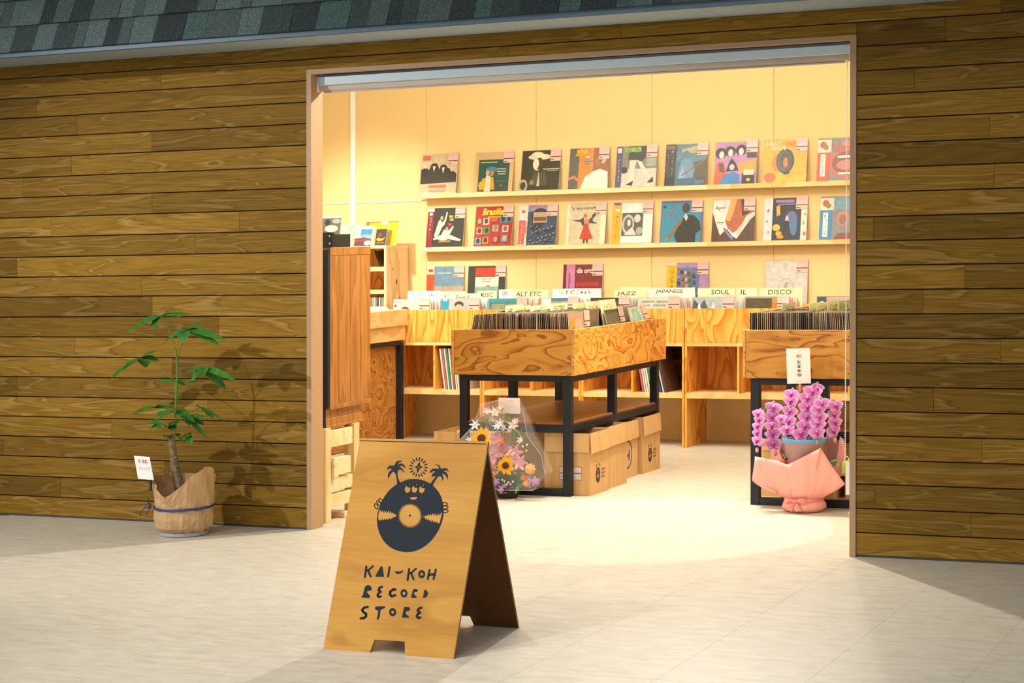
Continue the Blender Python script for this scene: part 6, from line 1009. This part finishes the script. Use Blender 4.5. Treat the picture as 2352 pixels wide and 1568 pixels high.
vs = []; ROWS = 9
for k in range(ROWS):
    f = k/(ROWS-1)
    for i, (a, b) in enumerate(zip(root, rim)):
        p = a.lerp(b, f**.9); e = .012*sin(pi*f); fold = .0035*sin(i*1.15+k*.5)*f*(1.1-f)*4*.6
        p += Vector(((p.x-oc.x)*.25*sin(pi*f)*.3, -e-fold, .0)); vs.append(p)
nn_ = len(rim); fs = [(k*nn_+i, k*nn_+i+1, (k+1)*nn_+i+1, (k+1)*nn_+i) for k in range(ROWS-1) for i in range(nn_-1)]
o = put('front_paper', Mesh().add(vs, fs, CORAL), orc, smooth=True); md = o.modifiers.new('thickness', 'SOLIDIFY'); md.thickness = .0012
BRP = plain('#c08c84', .6, name='dusty_pink_paper')
for P, mm in (([(2.07, 1.52, .16), (2.06, 1.54, .33), (2.10, 1.53, .35), (2.15, 1.50, .24)], CORAL), ([(2.43, 1.50, .18), (2.455, 1.52, .40), (2.475, 1.52, .385), (2.50, 1.50, .25), (2.53, 1.45, .2)], CORAL), ([(2.39, 1.54, .20), (2.37, 1.545, .40), (2.43, 1.54, .41), (2.47, 1.5, .24)], BRP), ([(2.11, 1.54, .20), (2.12, 1.545, .41), (2.17, 1.54, .37), (2.2, 1.5, .24)], BRP)):
    o = put('back_paper', Mesh().add([Vector(p) for p in P], [tuple(range(len(P)))], mm), orc); o.modifiers.new('thickness', 'SOLIDIFY').thickness = .0012
put('tissue_paper', Mesh().add([(2.18, 1.40, .25), (2.20, 1.42, .335), (2.26, 1.40, .28), (2.30, 1.39, .26)], [(0, 1, 2, 3)], plain('#d8c860', .5)).add([(2.48, 1.46, .2), (2.48, 1.47, .27), (2.56, 1.47, .29), (2.57, 1.46, .24)], [(0, 1, 2, 3)], plain('#c8d048', .5)), orc)
put('pot', Mesh().lathe((oc.x, oc.y, .02), [(.075, 0), (.105, .33), (.118, .36), (.118, .375), (.105, .375), (.095, .33), (0, .33)], plain('#a88078', .5, name='pot_sleeve'), 28, False), orc, smooth=True)
put('pot_rim', Mesh().lathe((oc.x, oc.y, .02), [(.112, .358), (.1195, .360), (.1195, .376), (.108, .376)], plain('#48a8d8', .35, name='blue_rim'), 28, False), orc)
rb = Mesh()
rb.tube([(oc.x+.104*sin(2*pi*j/36), oc.y-.104*cos(2*pi*j/36), .066) for j in range(37)], .004, CORALD, 6, False)
rb.lathe((oc.x, oc.y, .055), [(.106, 0), (.104, .022)], CORALD, 36, False)
bo = Vector((2.262, 1.318, .066))
for sx in (-1, 1):
    rb.add([bo+Vector(p) for p in ((0, 0, -.006), (sx*.05, -.012, -.018), (sx*.062, -.008, .0), (sx*.05, -.012, .02), (0, 0, .008), (sx*.03, -.03, .002))], [(0, 1, 5), (1, 2, 5), (2, 3, 5), (3, 4, 5), (4, 0, 5)], CORALD)
    rb.add([bo+Vector(p) for p in ((0, -.004, -.004), (sx*.018, -.016, -.01), (sx*.042, -.018, -.05), (sx*.022, -.02, -.046), (sx*.012, -.018, -.058))], [(0, 1, 2, 3, 4)], CORALD)
rb.ball(bo+Vector((0, -.008, 0)), .010, CORALD, 8, 6); put('ribbon_bow', rb, orc)
# blossoms: two broad petals, three sepals, a dark lip
PET, nt, bs = base_mat('orchid_petal', .45, 0, .3)
tcn = N(nt, 'TexCoord'); ln = N(nt, 'VectorMath', operation='LENGTH'); nt.links.new(tcn.outputs['Object'], ln.inputs[0])
rp = ramp(nt, [(.0, '#b03c8c'), (.2, '#cc62b6'), (.55, '#dc88ce'), (.8, '#e8aee0'), (1, '#f8dcf4')]); mrn = N(nt, 'MapRange'); mrn.inputs[2].default_value = .060; nt.links.new(ln.outputs['Value'], mrn.inputs[0]); at_ = N(nt, 'Attribute', attribute_name='edge'); pw = N(nt, 'Math', operation='POWER'); pw.inputs[1].default_value = 1.5; nt.links.new(at_.outputs['Fac'], pw.inputs[0]); mxm = N(nt, 'Math', operation='MAXIMUM'); nt.links.new(mrn.outputs[0], mxm.inputs[0]); nt.links.new(pw.outputs[0], mxm.inputs[1]); nt.links.new(mxm.outputs[0], rp.inputs[0]); nt.links.new(rp.outputs[0], bs.inputs['Base Color'])
bs.inputs['Subsurface Weight'].default_value = .0
LIP = plain('#b01c5c', .4, name='orchid_lip')
def petal(m, ang, L, w, mat, cup=.25, n=6, twist=0.0, z0=0):
    # flat-ish petal in the local XZ plane, facing -Y
    d = Vector((cos(ang), 0, sin(ang))); s = Vector((-sin(ang), 0, cos(ang))); vs = []
    for i in range(n+1):
        t = i/n; ww = w*(sin(pi*min(1, (t*.93+.07)**.8))**.75 if t < 1 else .12); yy = z0-cup*L*(t**2)*.5+.15*L*t
        vs += [d*(L*t)+s*(-ww)+Vector((0, yy+ww*.15, 0)), d*(L*t)+Vector((0, yy, 0)), d*(L*t)+s*ww+Vector((0, yy+ww*.15, 0))]
    fs = []
    for i in range(n): a = 3*i; fs += [(a, a+1, a+4, a+3), (a+1, a+2, a+5, a+4)]
    return m.add(vs, fs, mat)
bm_ = Mesh()
for a in (90, 228, 312): petal(bm_, radians(a), .043, .0165, PET, z0=.006)
for a in (10, 170): petal(bm_, radians(a), .051, .026, PET, cup=.5, z0=-.004)
bm_.ball((0, -.010, -.006), .008, LIP, 7, 5, 1, 1.4, 1.3); bm_.ball((0, -.016, -.018), .006, LIP, 6, 4, 1.6, 1, .8); bm_.ball((0, -.012, .004), .004, PAPERW, 6, 4)
blos = bm_.data('blossom', smooth=True, islean=False); ea = blos.attributes.new('edge', 'FLOAT', 'POINT'); ea.data.foreach_set('value', [(1.0 if i < 105 and i % 3 != 1 else 0.0) for i in range(len(bm_.v))]); BUD = Mesh().ball((0, 0, 0), .011, plain('#d898a8', .5), 8, 6, 1, 1, 1.35).data('bud', smooth=True)
ro_ = random.Random(11)
for i, s in enumerate(ORCHID):
    rt = Vector((oc.x+.02*(i-3), oc.y+.03, .34)); top = Vector(s[0])
    P = [rt, rt.lerp(top, .4)+Vector((0, .05, .06)), rt.lerp(top, .75)+Vector((0, .05, .08)), top+Vector((0, .03, .012))]+[Vector(p)+Vector((0, .022, 0)) for p in s[1:]]
    put('flower_stem', Mesh().tube(P, .0022, STEM, 6), orc, smooth=True)
    for j, p in enumerate(s):
        sc = (.82, .94, .93, 1.0, .93, .93, .7)[i]*(1.08 if j == 0 and i in (1, 3, 5) else 1)
        inst('blossom', blos, orc, p, (radians(-12+ro_.uniform(-10, 8)), radians(ro_.uniform(-12, 12)), radians({0: -38, 1: 4, 2: -18, 3: 8, 4: 10, 5: 28, 6: -20}[i]+ro_.uniform(-10, 10)+12)), (sc, sc, sc))
        if i == 3 and j == 0: inst('blossom', blos, orc, (p[0]+.022, p[1]+.02, p[2]+.02), (0, .2, .7), (.8, .8, .8))
    e = Vector(s[-1])
    if i < 6: inst('bud', BUD, orc, (e.x+(.012 if i % 2 else -.004), e.y, e.z-.05)); inst('bud', BUD, orc, (e.x+.03*(-1)**i, e.y+.01, e.z-.02), None, (.7, .7, .7))
for p, q, w in (((2.21, 1.39, .27), (2.17, 1.37, .315), .013), ((2.24, 1.38, .27), (2.30, 1.36, .31), .012), ((2.18, 1.38, .28), (2.21, 1.36, .30), .014), ((2.44, 1.40, .25), (2.49, 1.38, .262), .016), ((2.43, 1.41, .27), (2.475, 1.4, .285), .012), ((2.22, 1.42, .3), (2.175, 1.42, .335), .01)): put('leaf', leaf_mesh(Mesh(), p, q, w, LEAF2), orc, smooth=True)
fr_ = Mesh(); RED = plain('#d83c40', .35, coat=.3, name='red_berry')
for p, r in (((2.262, 1.375, .315), .016), ((2.308, 1.385, .322), .014), ((2.185, 1.375, .270), .020), ((2.283, 1.38, .30), .012)): fr_.ball(p, r, RED, 10, 7, 1.15, 1, .85)
put('red_ornament', fr_, orc, smooth=True)
oF = (Vector((2.181, 1.445, .688)), Vector((1, 0, .03)).normalized(), Vector((-.035, .0, 1)).normalized())
oc_ = put('name_card', Mesh().prism(oF, [(0, 0), (.133, 0), (.133, .192), (0, .192)], .0015, plain('#f6e6da', .6)), orc)
m = Mesh(); put_text(m, oF, '|御祝', .055, .137, .030, .046, ink('#f07038', .6, 0), 1, 0, .03); put_text(m, oF, '|坂本幸伸', .057, .034, .024, .094, ink('#2c2c34', .6, 0), 1, 0, .01); put_text(m, oF, '~6', .052, .010, .03, .006, ink('#8a6a60', .6, 0), 1); put('card_lettering', m, oc_)
put('card_stick', Mesh().box(2.246, 2.256, 1.447, 1.452, .30, .70, plain('#d8a888', .6)), orc)

orc.location.x += .018; orc.location.y -= .045

# ---- bouquet
bc = Vector((.495, 1.45, 0))
bq = thing('bouquet', 'clear-wrapped basket bouquet with two sunflowers and pink lilies before the browser', 'flowers', tuple(bc))
pot = Mesh().lathe((.497, 1.45, 0), [(.052, .0), (.060, .004), (.078, .06), (.082, .064), (.078, .068), (.07, .06), (0, .055)], plain('#2a2622', .45, name='dark_pot'), 28, False)
po = put('pot', pot, bq)
m = Mesh(); v, f, tw, th_ = text_polys('Kanitere', 1, .2)
m.add([(.497+.0725*sin(-.35+.7*a/tw), 1.45-.0745*cos(-.35+.7*a/tw), .030+.018*b/th_) for a, b in v], f, ink('#b89c60', .5, 0)); put('pot_lettering', m, po)
YEL = plain('#f6ac08', .5, var=.12, scale=30, name='sunflower_yellow'); BRN = speckle('sunflower_disc', [(.35, '#3a2010'), (.6, '#6a4020')], 200)
def face(m, c, nrm, up=(0, 0, 1)):
    n_ = Vector(nrm).normalized(); x = Vector(up).cross(n_).normalized(); z = n_.cross(x); R = Matrix((-x, -n_, z)).transposed(); return R
def bloom(name, c, nrm, build, lab=None):
    m = Mesh(); build(m); R = face(m, c, nrm); m.v = [tuple(Vector(c)+R @ Vector(v)) for v in m.v]; return m
def sunflower(c, r, nrm=(.25, -1, .25)):
    def b(m):
        for k, (n_, L, w, cp) in enumerate(((17, r, r*.17, .3), (17, r*.9, r*.15, .1))):
            for i in range(n_): petal(m, 2*pi*(i+.5*k)/n_+.1*sin(i*3), L*(1.0+.12*sin(i*5.3)), w, YEL, cp, 4, z0=.002-.004*k)
    o = put('sunflower', bloom('s', c, nrm, b), bq, smooth=False)
    def d(m):
        m.ball((0, -.008, 0), r*.37, BRN, 16, 8, 1, .35, 1)
    put('flower_disc', bloom('d', c, nrm, d), o, smooth=True)
sunflower((.372, 1.362, .352), .067); sunflower((.534, 1.345, .200), .057, (.2, -1, .1))
LILY = plain('#dc98a4', .5, var=.1, scale=20, name='pink_lily'); LILYD = plain('#cc7884', .5, var=.1, name='deep_pink')
def star(name, c, r, mat, nrm, n_=6, w=.22, cup=.9, rot=0, core=None, lens=None, cr=.1):
    def b(m):
        for i in range(n_): petal(m, 2*pi*i/n_+rot, r*((lens or [1])[i % len(lens or [1])]), r*w, mat, cup, 5)
        if core: m.ball((0, -r*.1, 0), r*cr, core, 6, 4, 1, 2, 1)
    return put(name, bloom(name, c, nrm, b), bq, smooth=True)
star('lily', (.432, 1.385, .262), .078, LILY, (.1, -1, .5), 6, .24, .9, .2, plain('#e8c890', .5)); star('lily', (.50, 1.40, .275), .062, LILYD, (.3, -1, .3), 6, .26, .7, .5, plain('#e8c890', .5))
star('lily', (.565, 1.395, .265), .058, LILY, (.6, -1, .2), 6, .24, .9, .9, plain('#e8c890', .5)); star('lily', (.455, 1.42, .345), .060, LILYD, (-.2, -1, .6), 6, .24, .9, 1.1)
star('lily', (.60, 1.385, .215), .050, LILY, (.8, -1, .1), 6, .26, 1.2, .1); star('lily', (.425, 1.375, .205), .055, LILY, (-.1, -1, 0), 6, .26, .8, .6)
def fluffy(name, c, r, mat, seed=0):
    rr = random.Random(seed); m = Mesh()
    for k in range(5):
        for i in range(9):
            a = 2*pi*i/9+k*.4; R_ = r*(1-.17*k); m.ball((c[0]+R_*cos(a)*.8, c[1]-.010*k+rr.uniform(-.003, .003), c[2]+R_*sin(a)*.8), r*.26, mat, 5, 4, 1, .6, 1)
    return put(name, m, bq, smooth=True)
PEACH = plain('#f4b468', .55, var=.1, scale=30, name='peach_bloom'); ORG = plain('#f08a28', .5, var=.1, scale=30, name='orange_bloom')
fluffy('carnation', (.668, 1.39, .178), .033, PEACH); fluffy('carnation', (.425, 1.37, .142), .032, PEACH, 2); fluffy('carnation', (.655, 1.38, .10), .022, PEACH, 3); fluffy('marigold', (.493, 1.375, .336), .015, ORG, 4); fluffy('marigold', (.640, 1.375, .130), .018, ORG, 5)
WHT = plain('#eae8ee', .5, var=.05, name='white_bloom'); PPK = plain('#f0c0b8', .5, var=.1, scale=25, name='pale_pink_bloom'); PUR = plain('#b888c4', .5, var=.15, scale=25, name='purple_bloom')
for i, (p, r) in enumerate((((.311, 1.40, .427), .034), ((.475, 1.39, .437), .036), ((.45, 1.40, .424), .028), ((.602, 1.40, .345), .026), ((.268, 1.41, .338), .022), ((.49, 1.41, .415), .026))): star('white_bloom', p, r, WHT, (.2*(-1)**i, -1, .3), 6, .2, .9, i*.5, plain('#c8d0c0', .5))
for i, (p, r) in enumerate((((.423, 1.44, .50), .036), ((.414, 1.42, .455), .026), ((.549, 1.42, .428), .034), ((.53, 1.41, .402), .026), ((.372, 1.44, .505), .026), ((.455, 1.46, .53), .026), ((.56, 1.43, .45), .022))): star('pink_bloom', p, r, PPK, (.3*(-1)**i, -1, .5), 6, .26, 1.1, i*.7, plain('#e8c060', .5))
for i, (p, r) in enumerate((((.465, 1.36, .105), .026), ((.673, 1.36, .122), .028), ((.714, 1.36, .114), .032), ((.498, 1.36, .060), .028), ((.664, 1.37, .092), .024), ((.455, 1.37, .088), .022), ((.515, 1.37, .078), .018))): star('purple_bloom', p, r, PUR, (.3*(-1)**i, -1, .1), 5, .3, .8, i*.7, plain('#f0e0a0', .5))
GRN2 = leafmat('bouquet_leaf', '#486c34', '#5c8a40', '#86a858'); GRND = leafmat('dark_leaf', '#1c3c2c', '#2c5038', '#3c6444')
rr = random.Random(21)
for x, z in [(.377, .475), (.395, .446), (.47, .519), (.503, .482), (.442, .417), (.563, .382), (.59, .399), (.36, .46), (.41, .43), (.57, .36), (.6, .37), (.52, .45), (.50, .40), (.46, .47)]:
    for k in range(2): 
        a = rr.uniform(.6, 2.6); L = rr.uniform(.035, .06); put('leaf', leaf_mesh(Mesh(), (x, 1.42, z-.02), (x+L*cos(a), 1.39+rr.uniform(-.02, .03), z-.02+L*sin(a)), rr.uniform(.005, .010), GRN2), bq, smooth=True)
for i in range(26):
    x = rr.uniform(.40, .66); z = rr.uniform(.09, .33); a = rr.uniform(0, 6.28); L = rr.uniform(.04, .07); put('leaf', leaf_mesh(Mesh(), (x, 1.43, z), (x+L*cos(a), 1.40+rr.uniform(-.01, .03), z+L*sin(a)), rr.uniform(.012, .02), GRND if i % 3 else GRN2), bq, smooth=True)
ti = Mesh()
for x, z in ((.554, .284), (.577, .27), (.537, .259), (.655, .287), (.632, .31), (.659, .321), (.503, .114), (.516, .106), (.545, .275), (.565, .262), (.54, .10), (.555, .09), (.57, .105), (.53, .088)): ti.ball((x, 1.365, z), .0065, plain('#f0ecc0', .5), 6, 4)
o = put('tiny_blossoms', ti, bq, smooth=True)
stm = Mesh()
for x, z in ((.372, .35), (.534, .2), (.43, .26), (.5, .27), (.56, .26), (.45, .34), (.47, .43), (.42, .5), (.55, .43), (.31, .42), (.6, .34), (.66, .17), (.42, .14), (.65, .1), (.71, .11), (.27, .33)): stm.tube([(.497+.02*(x-.5), 1.45, .05), ((x+.497)/2, 1.44, z*.6), (x, 1.415, z-.01)], .0025, STEM, 5)
put('flower_stems', stm, bq)
put('flower_foam', Mesh().ball((.50, 1.46, .10), .075, GRND, 12, 8, 1.2, .7, .9), bq, smooth=True)
# clear wrap: a faceted open cone, flat folds catching the light
out = [(.349, .547), (.465, .574), (.558, .579), (.609, .496), (.669, .376), (.742, .264), (.783, .157), (.696, .057), (.563, .057), (.433, .048), (.33, .10), (.231, .25), (.231, .336), (.283, .414)]
cm = Mesh(); ctr = (.50, .06); n_ = len(out); vs = []
for f, y in ((.0, 1.38), (.45, 1.335), (1, 1.345)):
    for i, (x, z) in enumerate(out): vs.append((ctr[0]+(x-ctr[0])*max(f, .12), y+(.03 if i % 2 else 0)*f+(.05*f if z > .4 else 0), max(.056, ctr[1]+(z-ctr[1])*f)))
b0 = len(vs)
for i, (x, z) in enumerate(out): vs.append((ctr[0]+(x-ctr[0])*.9, 1.53, max(.056, ctr[1]+(z-ctr[1])*.97)))
fs = [(k*n_+i, k*n_+(i+1) % n_, (k+1)*n_+(i+1) % n_, (k+1)*n_+i) for k in range(2) for i in range(n_)]+[(2*n_+i, 2*n_+(i+1) % n_, b0+(i+1) % n_, b0+i) for i in range(n_)]
put('clear_wrap', cm.add(vs, fs, CELLO), bq)
ed = Mesh()
for i in range(n_): ed.tube([vs[2*n_+i], vs[2*n_+(i+1) % n_]], .0009, clear('film_edge', '#ffffff', .35, .1) if i == 0 else ed.m[0], 4)
put('wrap_edge', ed, bq)
gF = (Vector((.418, 1.50, .486)), Vector((1, 0, .0)).normalized(), Vector((-.03, .0, 1)).normalized())
gc = put('greeting_card', Mesh().prism(gF, [(0, 0), (.137, 0), (.137, .092), (0, .092)], .0015, plain('#f8e4dc', .6)), bq)
m = Mesh(); put_text(m, gF, '御祝', .052, .066, .034, .018, ink('#e09088', .6, 0), 1, 0, .02); put_text(m, gF, '~5', .062, .030, .05, .014, ink('#b89c94', .6, 0), 1); put('card_lettering', m, gc)
